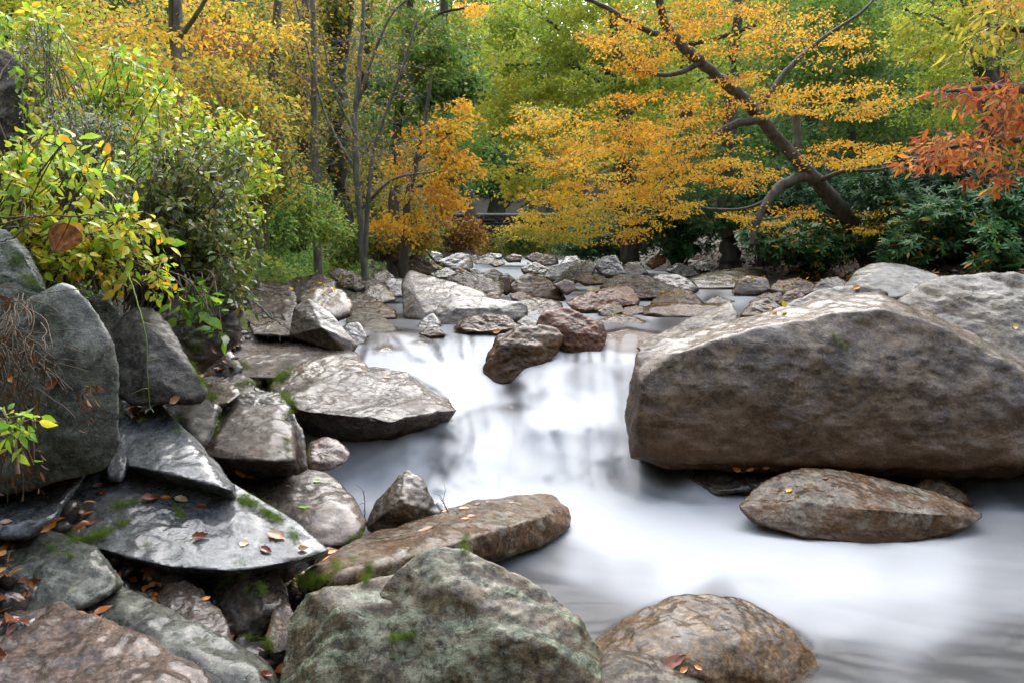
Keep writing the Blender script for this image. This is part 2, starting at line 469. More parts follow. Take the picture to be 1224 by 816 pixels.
GL = 'rocks heaped on the left bank'
GM = 'rocks lying in the middle of the stream'
GF = 'rocks upstream under the trees'
# ---- foreground left pile
rock('pinkish brown rough boulder in the bottom left corner', 'pink', [(-40, 735), (20, 729), (70, 727), (112, 742), (152, 770), (205, 793), (245, 815), (262, 870), (-40, 890)], 1.75, .55, [(70, 770, -.06), (160, 820, -.05)], .6, group=GL, stain=0)
rock('long flat grey slab with a green underside behind the pink boulder', 'greygreen', [(72, 703), (100, 697), (128, 697), (172, 713), (235, 758), (300, 782), (322, 800), (326, 850), (245, 880), (120, 800), (66, 738)], 2.0, .62, [(90, 722, -.04), (180, 752, -.08), (250, 780, -.08), (305, 796, -.04)], .5, p=40, group=GL, stain=0, key='slabB')
rock('grey green block at the left edge above the pink boulder', 'greygreen', [(-30, 622), (30, 626), (80, 641), (115, 652), (145, 697), (120, 712), (70, 740), (-30, 745)], 2.28, .42, [(100, 665, -.05)], .5, p=40, group=GL, stain=0, key='C')
rock('small wet grey rock between the flat slab and the mossy round stone', 'lavender', [(186, 715), (198, 697), (222, 694), (240, 703), (262, 730), (275, 762), (268, 784), (225, 775)], 2.35, .35, group=GL, stain=0)
rock('round wet stone with a thick moss edge under the long slab', 'lavender', [(255, 722), (268, 694), (292, 673), (326, 676), (342, 705), (344, 722), (330, 748), (300, 765), (272, 758)], 2.6, .3, [(303, 700, -.1), (320, 730, -.1)], .35, p=30, group=GL, stain=0, key='E')
rock('large foreground boulder streaked with pale green lichen', 'green', [(470, 705), (492, 672), (508, 660), (532, 656), (560, 662), (602, 690), (650, 704), (690, 738), (717, 775), (712, 805), (705, 900), (380, 900), (400, 780)], 2.0, .38, [(530, 690, -.06), (560, 700, -.07), (600, 760, -.10), (670, 780, -.06)], .7, p=50, chips=5, grow=1.05, rough=.9, stain=0, facet=.45, key='F')
rock('lower green streaked shoulder of stone left of the big lichen boulder', 'green', [(338, 770), (344, 732), (362, 709), (384, 711), (400, 700), (440, 694), (490, 684), (540, 720), (600, 900), (330, 900)], 1.98, .38, [(400, 740, -.06), (470, 760, -.04)], .6, p=34, rough=1.0, stain=0, facet=.45, key='F2')
rock('long low brown slab reaching into the white water', 'slab',
     [(358, 700, 2.9), (376, 682, 3.05), (430, 645, 3.5), (520, 615, 3.95), (590, 596, 4.2), (640, 589, 4.35), (672, 590, 4.35), (687, 603, 4.25), (685, 630, 4.0), (652, 650, 3.8), (592, 670, 3.55), (540, 690, 3.35), (470, 712, 3.05), (400, 722, 2.85)],
     2.85, 1.5, [(400, 692, 2.80), (440, 671, 3.0), (520, 648, 3.28), (590, 633, 3.55), (650, 617, 3.85), (560, 625, 3.75)], .35, p=30, stain=0, key='G', rough=.6, grow=1.0)
rock('pointed dark stone standing alone beside the cascade', 'darkbrown', [(436, 632), (448, 602), (463, 588), (474, 570), (486, 562), (500, 568), (514, 598), (526, 616), (520, 630), (470, 640)], 3.85, .2, [(478, 600, -.14), (500, 610, -.10)], .3, p=44, stain=.05, key='H')
rock('small dark chip of stone at the right foot of the pointed stone', 'dark', [(512, 622), (522, 600), (535, 608), (546, 622), (540, 632), (515, 634)], 3.9, .12, p=40, name='rock', stain=.05)
rock('pale wet slab with a moss bank along its left edge', 'lavender', [(258, 566), (300, 558), (345, 559), (392, 566), (420, 588), (436, 622), (420, 645), (395, 656), (355, 650), (300, 630), (262, 598)], 3.45, .75, [(300, 607, -.10), (360, 612, -.12), (415, 612, -.08), (360, 580, -.03)], .35, p=26, rough=.7, group=GL, stain=.1, key='I')
rock('grey angular slab leaning across the long pale slab', 'grey', [(146, 552), (154, 538), (160, 518), (178, 492), (191, 483), (226, 518), (250, 553), (277, 573), (280, 588), (279, 606, 3.25), (250, 602, 3.3), (200, 588, 3.35), (155, 574, 3.35)], 3.0, .55, [(147, 552, 3.12), (175, 560, 3.05), (205, 567, 3.0), (255, 580, 2.95), (278, 587, 2.95)], .22, p=60, rough=.6, chips=4, group=GL, stain=0, key='J')
rock('narrow grey slab wedged between the tall left slab and the leaning slab', 'grey', [(128, 552), (140, 502), (150, 493), (168, 508), (158, 530), (150, 556), (146, 575), (130, 575)], 3.05, .4, p=50, group=GL, stain=0, chips=5)
rock('long pale slab with drill marks and scattered autumn leaves', 'grey',
     [(25, 600), (62, 562), (105, 525), (135, 508), (160, 512), (215, 560), (300, 597), (348, 620), (389, 656), (388, 663, 3.0), (340, 694, 3.2), (270, 704, 3.2), (200, 698, 3.15), (130, 672, 3.0), (60, 648), (8, 634)], 2.62, .95, [(120, 656, 2.72), (160, 667, 2.68), (205, 676, 2.66), (255, 681, 2.66), (300, 680, 2.68), (345, 672, 2.73), (384, 661, 2.82)], .10, p=60, rough=.42, chips=0, group=GL, stain=0, facet=.45, key='S1', sub=7)
rock('dark wet shelf of stone left of the long pale slab', 'grey', [(-30, 590), (30, 575), (75, 556), (105, 560), (80, 590), (60, 622), (30, 640), (-30, 640)], 2.5, .5, p=36, group=GL, stain=0)
rock('tall square grey slab standing at the left edge', 'greygreen', [(-40, 425), (20, 380), (36, 357), (72, 337), (92, 343), (120, 378), (133, 405), (142, 440), (144, 500), (138, 545), (126, 562), (60, 566), (0, 590), (-40, 600)], 2.6, .14, [(60, 360, -.05), (100, 440, -.07), (80, 520, -.08)], .7, p=80, rough=.6, chips=0, grow=1.0, group=GL, stain=0, facet=.45, key='L')
rock('mossy dark boulder at the left edge behind the tall slab', 'greygreen', [(-40, 270), (10, 277), (28, 292), (50, 330), (58, 352), (30, 380), (-40, 400)], 3.3, .3, p=30, group=GL, stain=0)
rock('light grey rock with a dark hollow under its right side', 'greyplain', [(130, 405), (148, 376), (168, 368), (182, 369), (200, 387), (222, 428), (244, 466), (240, 478), (215, 478), (160, 482), (134, 465)], 3.35, .35, [(168, 385, -.04), (182, 400, -.12), (185, 440, -.10)], .35, p=60, rough=.8, chips=5, group=GL, stain=0, key='N')
rock('small grey rock wedged behind the tall square slab', 'greygreen', [(108, 357), (126, 351), (148, 377), (141, 398), (126, 410)], 3.75, .2, p=40, name='rock', group=GL, stain=0)
rock('dark brown overhanging boulder under the twiggy shrub', 'darkbrown', [(190, 385), (200, 355), (235, 343), (272, 350), (286, 372), (285, 404), (252, 415), (240, 445), (215, 440), (196, 415)], 4.1, .3, p=36, group=GL, stain=0, key='O')
rock('squat grey brown rock above the leaning slab', 'greyplain', [(193, 484), (222, 473), (248, 476), (258, 495), (252, 520), (238, 537), (218, 528), (198, 508)], 3.55, .4, [(225, 500, -.08)], .3, group=GL, stain=0)
rock('flat topped pale rock dotted with moss, dark below', 'lavender', [(240, 552), (248, 522), (264, 500), (284, 485), (330, 485), (347, 503), (353, 535), (352, 564, 3.95), (300, 570, 3.95), (256, 563, 3.95)], 3.65, .55, [(243, 541, 3.66), (270, 546, 3.6), (300, 549, 3.58), (330, 551, 3.58), (352, 550, 3.64)], .35, p=55, rough=.55, chips=5, group=GL, stain=0, key='Q')
rock('thin dark slate lying above the flat topped rock', 'dark', [(254, 500), (262, 482), (278, 466), (305, 469), (332, 470), (347, 492), (345, 508), (300, 506)], 4.1, .3, p=50, group=GL, stain=0)
rock('narrow wet brown block between the flat topped rock and the falls', 'darkbrown', [(340, 500), (350, 493), (364, 520), (368, 560), (352, 568), (343, 540)], 3.85, .25, p=44, name='rock', group=GL, stain=0)
rock('small rusty red stone at the left end of the white water', 'red', [(366, 552), (372, 530), (388, 523), (404, 526), (419, 540), (416, 552), (395, 562), (372, 562)], 4.3, .25, name='rock', p=22, stain=.1)
rock('large pale wet boulder with a black undercut beside the cascade', 'lavender',
     [(332, 470), (352, 452), (396, 440), (440, 439), (482, 446), (514, 464), (536, 478), (543, 490, 5.05), (526, 506, 5.2), (516, 528, 5.3), (470, 540, 5.25), (425, 536, 5.2), (385, 528, 5.2), (348, 498, 5.0)],
     4.75, 1.0, [(340, 478, 4.95), (358, 490, 4.82), (400, 500, 4.72), (440, 503, 4.68), (472, 503, 4.70), (512, 496, 4.85), (532, 485, 5.02)], .35, p=44, rough=.7, chips=6, stain=.12, group=GL, key='T', sub=7)
rock('mossy shoulder of stone behind the large pale wet boulder', 'tan', [(322, 468), (332, 448), (352, 437), (392, 424), (432, 432), (440, 447), (400, 452), (350, 478), (332, 486)], 5.2, .7, group=GL, stain=0, p=20, key='V')
rock('wide pale sloping slab below the dark pyramid rock', 'lavender', [(228, 436), (244, 415), (262, 400), (300, 393), (350, 395), (404, 412), (428, 425), (436, 434), (380, 442), (345, 452), (300, 452), (258, 446)], 5.6, 1.3, [(300, 420, -.03)], .2, p=30, rough=.5, facet=.4, group=GL, stain=0, key='U')
rock('low pale stone with moss below the sloping slab', 'lavender', [(236, 455), (250, 438), (278, 440), (306, 457), (300, 472), (262, 468)], 4.5, .4, name='rock', group=GL, stain=0)
rock('small speckled stone beside the dark slate', 'tan', [(240, 474), (252, 458), (274, 457), (290, 470), (275, 482), (250, 486)], 4.0, .3, name='rock', group=GL, stain=0, key='X')
rock('pale boulder on the upper left bank beside the leafy shrub', 'pale', [(-70, 75), (-20, 58), (8, 62), (26, 78), (37, 103), (40, 140), (62, 200), (70, 262), (-20, 275), (-80, 262)], 5.2, .25, thick=.5, group=GL, stain=0, chips=3, facet=.3, p=20)
rock('low brown wet stone in the gap under the round stone', 'tan', [(318, 760), (328, 722), (345, 718), (355, 745), (350, 775), (325, 782)], 2.5, .2, name='rock', group=GL, stain=0)
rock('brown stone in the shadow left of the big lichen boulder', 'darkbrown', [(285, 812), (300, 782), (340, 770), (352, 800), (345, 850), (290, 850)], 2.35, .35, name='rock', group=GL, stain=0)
# dark base stones in the gaps
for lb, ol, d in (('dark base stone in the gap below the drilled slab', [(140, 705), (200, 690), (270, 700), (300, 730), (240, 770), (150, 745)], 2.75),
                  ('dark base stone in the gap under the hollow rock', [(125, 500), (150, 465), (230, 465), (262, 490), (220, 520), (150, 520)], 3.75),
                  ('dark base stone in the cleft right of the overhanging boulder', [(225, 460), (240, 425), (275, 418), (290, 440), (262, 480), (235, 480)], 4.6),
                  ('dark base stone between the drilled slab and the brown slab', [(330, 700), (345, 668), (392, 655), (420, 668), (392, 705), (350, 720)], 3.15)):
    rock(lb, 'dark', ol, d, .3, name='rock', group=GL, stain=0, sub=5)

# ---- upper left bank
U_ = [
 ('dark brown pyramid rock on the pale sloping slab', 'darkbrown', [(348, 396), (350, 380), (354, 367), (369, 358), (394, 374), (406, 390), (426, 412), (417, 424), (378, 411)], dict(d0=6.3, dd=.35, p=60, chips=4, rough=.6, ridge=[(385, 392, -.12)], key='m1')),
 ('round ochre and pale boulder behind the dark pyramid rock', 'tan', [(358, 372), (360, 358), (376, 344), (394, 342), (411, 349), (420, 364), (418, 376), (400, 385)], dict(d0=7.2, dd=.6, p=30)),
 ('small dark stone right of the pyramid rock', 'dark', [(409, 392), (416, 386), (430, 386), (440, 402), (430, 420), (416, 408)], dict(d0=6.9, dd=.3)),
 ('pale spreading slab above the small waterfall', 'pale', [(412, 376), (428, 367), (450, 374), (470, 388), (474, 398), (446, 402), (420, 400)], dict(d0=7.5, dd=1.0, p=22, rough=.6)),
 ('pale rounded stone with green tint behind the spreading slab', 'tan2', [(430, 368), (436, 362), (456, 361), (473, 371), (473, 381), (450, 384), (436, 376)], dict(d0=8.4, dd=.6)),
 ('low pale stone at the water right of the spreading slab', 'pale', [(460, 384), (468, 377), (484, 376), (499, 382), (504, 390), (480, 394), (464, 391)], dict(d0=8.3, dd=.6)),
 ('grey block with a flat lit top below the leafy bank', 'grey2', [(306, 347), (310, 336), (347, 340), (354, 353), (356, 368), (340, 368), (320, 360)], dict(d0=8.4, dd=.6, p=60, chips=4)),
 ('grey wedge shaped rock left of the pyramid rock', 'grey2', [(290, 345), (300, 345), (328, 354), (344, 358), (358, 370), (352, 380), (335, 386), (298, 380)], dict(d0=7.5, dd=.7, p=50, chips=4)),
 ('lavender brown block at the foot of the green bank', 'lavender', [(338, 341), (352, 332), (385, 328), (400, 337), (400, 346), (374, 350), (357, 366), (350, 352)], dict(d0=9.2, dd=.7, p=40)),
 ('grey brown block with leaves trailing over it', 'grey2', [(392, 326), (408, 321), (430, 328), (436, 344), (428, 350), (405, 343)], dict(d0=10, dd=.7, p=44)),
 ('speckled rounded stone at the pool edge', 'tan', [(434, 351), (440, 341), (456, 339), (467, 350), (474, 359), (455, 364), (438, 358)], dict(d0=9.6, dd=.6)),
 ('dark square stone behind the speckled rounded stone', 'dark', [(458, 337), (466, 331), (480, 333), (485, 343), (483, 355), (470, 356), (462, 347)], dict(d0=10.8, dd=.5, p=50)),
 ('tan stone at the edge of the dark square stone', 'tan', [(445, 327), (462, 322), (472, 332), (462, 341), (448, 338)], dict(d0=12, dd=.5)),
 ('grey slab leaning behind the speckled stone', 'grey2', [(428, 338), (444, 332), (464, 342), (455, 350), (436, 348)], dict(d0=10.6, dd=.5)),
 ('flat grey stone right of the ochre boulder', 'grey2', [(412, 355), (430, 350), (452, 358), (445, 368), (418, 368)], dict(d0=8.8, dd=.6)),
 ('little grey chip between the wedge and the pyramid rock', 'lavender', [(336, 376), (353, 371), (354, 386), (346, 392)], dict(d0=6.9, dd=.3, name='rock')),
 ('shadowed brown rock under the bare twigs', 'darkbrown', [(296, 380), (335, 382), (354, 392), (348, 402), (304, 400)], dict(d0=6.4, dd=.6)),
]
for lb, m_, ol, kw in U_:
    kw.setdefault('stain', 0.0); rock(lb, m_, ol, group=GL, **kw)

# ---- middle of the stream
C_ = [
 ('big pale wedge boulder with a dark brown left face', 'lavender', [(482, 340), (489, 328), (531, 336), (577, 348), (584, 358), (545, 374), (520, 384), (502, 388), (484, 379)], dict(d0=8.3, dd=1.02, p=60, chips=3, rough=.45, ridge=[(492, 334, -.05), (499, 358, -.22), (510, 374, -.12)], stain=.1)),
 ('dark rounded boulder in front of the pale wedge', 'darkbrown', [(518, 375), (527, 360), (541, 351), (571, 358), (603, 361), (629, 367), (629, 380), (615, 388), (580, 386), (545, 394), (525, 393)], dict(d0=7.9, dd=0.42, p=24, rough=.6, ridge=[(545, 368, -.12), (600, 370, -.1)])),
 ('flat lichen covered stone before the dark rounded boulder', 'tan2', [(542, 393), (552, 382), (579, 375), (605, 377), (625, 392), (604, 398), (551, 399)], dict(d0=7.3, dd=0.30)),
 ('pale flat slab upstream of the pale wedge boulder', 'grey2', [(531, 337), (555, 329), (582, 328), (602, 336), (603, 347), (598, 355), (577, 351), (555, 345)], dict(d0=10.8, dd=0.96, p=36)),
 ('small tan stone perched on the wedge boulder end', 'tan2', [(576, 358), (585, 349), (596, 351), (600, 361), (580, 363)], dict(d0=9.4, dd=0.18, name='rock')),
 ('grey brown boulder under the left trees', 'grey2', [(471, 312), (497, 305), (516, 311), (527, 322), (516, 330), (478, 329)], dict(d0=13.5, dd=0.60, p=36)),
 ('tall dark boulder left of the far pool', 'dark', [(520, 313), (545, 303), (561, 304), (565, 315), (564, 325), (538, 325)], dict(d0=15.5, dd=0.48, p=30)),
 ('dark slanting rock at the foot of the orange leaves', 'dark', [(508, 299), (528, 303), (532, 312), (522, 317)], dict(d0=17, dd=0.36, p=50)),
 ('low flat grey rock left of the two chips', 'grey2', [(512, 327), (534, 319), (547, 328), (535, 334), (517, 334)], dict(d0=12.5, dd=0.48)),
 ('grey wedge chip below the tall dark boulder', 'grey2', [(536, 329), (549, 319), (567, 329), (560, 335), (540, 335)], dict(d0=12.8, dd=0.30, p=50)),
 ('tiny dark stone at the edge of the far pool', 'dark', [(561, 322), (569, 320), (576, 329), (562, 331)], dict(d0=13.8, dd=0.18, name='rock')),
 ('olive brown pointed stone in the far pool', 'olive', [(575, 329), (589, 321), (601, 328), (600, 335), (580, 335)], dict(d0=13.2, dd=0.30, p=40)),
 ('big rounded brown boulder beside the little far falls', 'tan2', [(610, 346), (617, 333), (632, 327), (650, 331), (666, 345), (675, 358), (650, 361), (613, 356)], dict(d0=11.3, dd=0.54, p=24, stain=.3)),
 ('brown chip behind the big rounded brown boulder', 'darkbrown', [(598, 330), (606, 327), (617, 335), (611, 340)], dict(d0=14, dd=0.24, name='rock')),
 ('upright brown stone left of the big rounded brown boulder', 'tan2', [(596, 331), (608, 330), (613, 348), (604, 354), (597, 345)], dict(d0=12, dd=0.24, name='rock')),
 ('low rusty stone at the foot of the rounded brown boulder', 'red2', [(609, 352), (625, 347), (638, 356), (625, 361), (612, 358)], dict(d0=10.6, dd=0.36, name='rock')),
 ('dark lump at the left end of the rounded dark boulder', 'dark', [(498, 392), (505, 381), (517, 374), (527, 385), (524, 396), (508, 397)], dict(d0=7.7, dd=0.24, name='rock')),
 ('low pale stone awash at the pool above the small falls', 'tan2', [(500, 399), (510, 390), (525, 393), (532, 401), (515, 404)], dict(d0=7.1, dd=0.18, name='rock')),
 ('rusty red brown boulder leaning over the falls', 'red2', [(642, 386), (650, 373), (675, 369), (700, 378), (723, 387), (728, 398), (723, 412), (710, 427), (690, 430), (672, 415), (653, 402)], dict(d0=6.7, dd=0.36, p=34, ridge=[(690, 398, -.1)], key='R1')),
 ('tan and grey boulder standing in the head of the cascade', 'tan2', [(578, 455), (585, 424), (596, 405), (620, 391), (655, 390), (674, 400), (669, 418), (652, 430), (645, 447), (622, 458), (592, 459)], dict(d0=6.38, dd=0.42, p=40, ridge=[(600, 415, -.12), (640, 415, -.1)], key='R2', stain=.3)),
 ('long red and ochre boulder pointing right', 'red2', [(677, 362), (700, 350), (735, 343), (752, 343), (761, 354), (764, 365), (730, 369), (705, 376), (688, 375)], dict(d0=9.0, dd=0.48, p=36)),
 ('broad flat grey boulder behind the red and ochre one', 'grey2', [(716, 344), (740, 330), (775, 331), (800, 340), (814, 347), (792, 358), (765, 360), (752, 349)], dict(d0=11.3, dd=0.84, p=36)),
 ('ochre block with a flat sloping top on the ledge', 'tan2', [(776, 364), (790, 350), (806, 344), (826, 349), (841, 362), (843, 368), (800, 368)], dict(d0=10.4, dd=0.48, p=44)),
 ('dark lichen spotted boulder right of the broad grey one', 'dark', [(777, 334), (790, 328), (812, 329), (829, 337), (837, 346), (828, 352), (800, 345)], dict(d0=13, dd=0.54, p=26)),
 ('low flat ledge of pale rock across the stream', 'tan2', [(767, 368), (790, 362), (840, 364), (862, 364), (877, 371), (878, 380), (850, 381), (790, 382), (768, 377)], dict(d0=8.7, dd=0.48, p=50, rough=.5)),
 ('small ochre stone under the red and ochre boulder', 'tan2', [(714, 372), (728, 363), (743, 365), (746, 373), (730, 380), (718, 379)], dict(d0=8.7, dd=0.24, name='rock')),
 ('small pale stone right of the small ochre stone', 'tan2', [(735, 376), (750, 366), (769, 365), (770, 374), (745, 380)], dict(d0=8.8, dd=0.30, name='rock')),
 ('low speckled stone awash behind the rusty boulder', 'tan2', [(712, 385), (735, 376), (757, 377), (778, 387), (750, 392), (720, 390)], dict(d0=8.0, dd=0.30, name='rock')),
 ('wide lavender slab left of the red and ochre boulder', 'grey2', [(618, 359), (645, 356), (672, 362), (675, 370), (650, 374), (630, 384), (622, 371)], dict(d0=8.8, dd=0.66, p=36)),
 ('small dark green stone under the lavender slab', 'greygreen', [(618, 385), (628, 377), (642, 383), (646, 392), (625, 394)], dict(d0=7.6, dd=0.18, name='rock')),
 ('smooth pink stone beside the little leaf filled falls', 'pink', [(662, 341), (675, 334), (686, 337), (689, 346), (677, 353)], dict(d0=11.2, dd=0.24, p=18, name='rock')),
 ('dark cube like boulder on top of the far rock heap', 'dark', [(710, 319), (719, 307), (736, 305), (745, 320), (748, 330), (735, 335), (718, 330)], dict(d0=15, dd=0.42, p=50)),
 ('long grey slab leaning on the dark cube like boulder', 'grey2', [(658, 341), (674, 325), (705, 311), (713, 320), (707, 332), (680, 342)], dict(d0=13.4, dd=0.84, p=44)),
 ('rounded grey boulder right of the dark cube like one', 'grey2', [(740, 323), (752, 313), (766, 314), (775, 328), (760, 335), (746, 331)], dict(d0=15, dd=0.48)),
 ('black and white striped rock above the far pool', 'dark', [(623, 321), (640, 313), (658, 321), (652, 329), (626, 327)], dict(d0=18, dd=0.54)),
 ('thin dark slab behind the long leaning grey slab', 'dark', [(645, 335), (660, 319), (690, 311), (706, 311), (672, 328), (660, 339)], dict(d0=15, dd=0.60, p=50)),
 ('low tan stone under the rock heap', 'tan2', [(682, 334), (700, 328), (722, 331), (730, 340), (700, 342)], dict(d0=12.4, dd=0.36)),
 ('red brown boulder at the dark edge of the wood', 'red2', [(771, 316), (785, 305), (797, 305), (794, 315), (780, 322)], dict(d0=19, dd=0.42)),
 ('dark stone beside the red brown boulder', 'dark', [(795, 324), (810, 314), (831, 320), (840, 329), (815, 333)], dict(d0=18, dd=0.54)),
 ('dark driftwood coloured stone under the dead snag', 'darkbrown', [(806, 318), (825, 311), (846, 314), (850, 324), (825, 326)], dict(d0=21, dd=0.54)),
 ('wide ochre slab sloping into the upper rapids', 'oliveocher', [(812, 338), (850, 325), (895, 319), (914, 325), (920, 338), (905, 345), (850, 347), (822, 346)], dict(d0=14.2, dd=1.44, p=22, rough=.4)),
 ('brown pointed stone standing in the upper rapids', 'darkbrown', [(873, 352), (881, 334), (895, 329), (916, 333), (922, 347), (905, 354), (885, 355)], dict(d0=12.4, dd=0.36, p=40)),
 ('grey boulder with leaves behind the big boulder', 'tan2', [(917, 347), (930, 336), (955, 333), (975, 339), (973, 353), (940, 356)], dict(d0=11.6, dd=0.48)),
 ('lichen spotted stone with a dark right end', 'tan2', [(928, 364), (938, 350), (953, 344), (962, 354), (961, 368), (940, 369)], dict(d0=10, dd=0.30)),
 ('orange brown stone in the small pool', 'tan2', [(884, 379), (899, 362), (918, 356), (932, 365), (938, 372), (920, 383), (895, 384)], dict(d0=8.4, dd=0.30, p=40, stain=.5)),
 ('leaf strewn olive boulder under the rhododendrons', 'olive', [(935, 333), (960, 317), (986, 318), (1004, 330), (990, 342), (950, 340)], dict(d0=14.5, dd=0.72)),
 ('wedge of grey rock left of the olive boulder', 'grey2', [(966, 350), (982, 334), (1001, 331), (1014, 340), (992, 358)], dict(d0=10.5, dd=0.42)),
 ('row of low wet stones in the upper rapids', 'dark', [(838, 362), (858, 354), (877, 361), (862, 366)], dict(d0=11, dd=0.30, name='rock')),
 ('thin lichen stone right of the low wet stones', 'tan2', [(895, 362), (913, 351), (934, 350), (934, 360), (905, 366)], dict(d0=10.8, dd=0.36, name='rock')),
 ('flat pale stone left of the far pool', 'grey2', [(564, 312), (580, 307), (597, 311), (586, 317), (568, 316)], dict(d0=22, dd=0.72, name='rock')),
 ('grey angular chip in front of the far pool', 'grey2', [(584, 316), (599, 310), (604, 316), (592, 320)], dict(d0=20, dd=0.42, name='rock')),
 ('tan boulder under the lowest yellow branches', 'tan2', [(626, 308), (640, 302), (652, 305), (654, 312), (636, 314)], dict(d0=24, dd=0.48)),
 ('pale stone right of the tan far boulder', 'tan2', [(640, 314), (652, 304), (666, 308), (668, 316), (650, 319)], dict(d0=22, dd=0.48)),
 ('small dark boulder right of the pale far stone', 'dark', [(668, 318), (676, 306), (690, 306), (696, 314), (684, 320)], dict(d0=20, dd=0.42)),
 ('grey far boulder at the left end of the far pool', 'grey2', [(544, 310), (556, 303), (570, 306), (574, 313), (556, 315)], dict(d0=23, dd=0.48)),
 ('low dark far stone below the dead brown bush', 'dark', [(574, 306), (586, 302), (600, 305), (598, 310), (580, 311)], dict(d0=27, dd=0.54, name='rock')),
 ('tan far stone in the middle of the narrow channel', 'tan2', [(602, 309), (612, 303), (624, 306), (622, 313), (608, 314)], dict(d0=26, dd=0.48, name='rock')),
]
for lb, m_, ol, kw in C_:
    kw.setdefault('stain', .12); rock(lb, m_, ol, group=GM, **kw)

# ---- small falls stones
rock('dark mossy stone in the small falls', 'darkbrown', [(482, 434), (489, 415), (500, 407), (513, 411), (517, 430), (505, 440), (488, 440)], 6.75, .3, name='rock', stain=.2)
rock('purple grey stone veiled by the small falls', 'veil', [(440, 434), (446, 419), (460, 414), (477, 421), (490, 438), (462, 446)], 6.55, .35, name='rock', stain=0)
rock('flat brown ledge stone under the small falls', 'dome', [(424, 414), (446, 400), (480, 397), (512, 402), (520, 414), (490, 420), (440, 426)], 6.95, .55, name='rock', stain=.3, rough=.4)
rock('low brown ledge under the falls right of the rusty boulder', 'dome', [(700, 428), (715, 402), (750, 394), (790, 400), (790, 428), (740, 432)], 6.75, .8, name='rock', stain=.3, rough=.4)

# ---- right side
rock('huge dark brown boulder filling the right side of the stream', 'brownbig',
     [(752, 548, 4.75), (749, 500, 4.8), (755, 445, 4.9), (764, 420, 5.0), (800, 405, 5.1), (850, 391, 5.2), (930, 380, 5.3), (985, 358, 5.45), (1020, 350, 5.5), (1062, 354, 5.45), (1110, 370, 5.3), (1165, 400, 5.15), (1225, 431, 5.0), (1300, 475, 4.85), (1330, 560, 4.7), (1225, 560, 4.62), (1130, 568, 4.55), (1060, 556, 4.62), (960, 560, 4.7), (860, 558, 4.7), (790, 558, 4.72)],
     4.6, .7, [(762, 530, 4.62), (766, 455, 4.72), (806, 422, 4.78), (870, 404, 4.80), (940, 394, 4.82), (1000, 372, 4.9), (1060, 370, 4.9), (1120, 388, 4.85), (1220, 442, 4.68), (790, 548, 4.58), (900, 552, 4.52), (1050, 548, 4.46), (1130, 560, 4.44), (1220, 552, 4.42), (1300, 545, 4.42), (900, 470, 4.62), (1060, 450, 4.64)], 1.1, p=60, rough=.72, chips=0, stain=.62, facet=.45, key='B0', sub=7, grow=1.0)
rock('pale knobbly crest of stone lying on top behind the huge boulder', 'pale', [(880, 392), (915, 378), (955, 362), (978, 348), (1008, 341), (1040, 345), (1062, 352), (1040, 372), (980, 392), (915, 400)], 5.35, .5, [(980, 365, -.04)], .5, p=36, stain=0, rough=.8)
rock('pale ridge of rock sloping down to the left end of the huge boulder', 'pale', [(755, 416), (772, 403), (792, 395), (820, 384), (850, 371), (868, 366), (878, 376), (880, 394), (830, 408), (790, 418), (765, 428)], 5.7, 1.2, [(800, 402, -.1), (850, 385, -.1)], .5, p=36, stain=.1, key='pr')
rock('smooth olive dome boulder behind the huge boulder', 'olive', [(1008, 343), (1022, 326), (1038, 317), (1056, 315), (1074, 316), (1104, 323), (1128, 334), (1100, 358), (1060, 364), (1015, 358)], 8.5, .9, p=26, chips=4, rough=.35, stain=0)
rock('purple grey boulder under the rhododendrons at the right', 'lavender', [(1086, 323), (1104, 313), (1124, 309), (1152, 316), (1176, 319), (1184, 332), (1150, 345), (1100, 343)], 12, 1.0, p=36, stain=0)
rock('broad pale crusted boulder at the right edge', 'pale', [(1070, 360), (1086, 346), (1112, 333), (1160, 329), (1225, 329), (1300, 332), (1330, 440), (1225, 470), (1150, 450), (1090, 400)], 5.9, 1.5, [(1120, 355, -.1), (1200, 370, -.15), (1260, 400, -.1)], .8, p=30, stain=0, rough=.8, key='o3')
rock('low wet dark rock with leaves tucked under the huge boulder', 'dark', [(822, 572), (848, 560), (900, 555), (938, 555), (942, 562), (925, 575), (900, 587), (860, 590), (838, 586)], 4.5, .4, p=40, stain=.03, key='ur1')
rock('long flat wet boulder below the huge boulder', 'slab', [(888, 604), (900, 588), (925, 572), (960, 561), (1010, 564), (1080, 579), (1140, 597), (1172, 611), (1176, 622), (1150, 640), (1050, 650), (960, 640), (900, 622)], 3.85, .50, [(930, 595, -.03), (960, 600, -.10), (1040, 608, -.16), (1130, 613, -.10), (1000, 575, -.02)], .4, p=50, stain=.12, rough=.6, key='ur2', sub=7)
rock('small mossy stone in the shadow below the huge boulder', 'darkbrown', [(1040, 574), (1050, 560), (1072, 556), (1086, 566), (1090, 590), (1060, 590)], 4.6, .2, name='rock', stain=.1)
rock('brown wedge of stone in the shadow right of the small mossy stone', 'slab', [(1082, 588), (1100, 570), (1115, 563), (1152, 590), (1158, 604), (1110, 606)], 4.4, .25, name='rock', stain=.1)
rock('wet ochre domed boulder rising from the pool in front', 'dome', [(690, 800), (720, 760), (758, 733), (800, 717), (850, 712), (892, 720), (935, 745), (970, 775), (978, 820), (900, 880), (700, 880)], 2.5, .50, [(830, 742, -.10), (800, 775, -.20), (880, 765, -.16), (840, 800, -.22)], .5, p=26, rough=.7, stain=.08, facet=.45, key='bb1', sub=7)
rock('low grey stone in front of the ochre domed boulder', 'pale', [(690, 850), (702, 795), (738, 776), (790, 786), (835, 806), (862, 860), (750, 900)], 2.2, .45, p=20, rough=.5, stain=0)
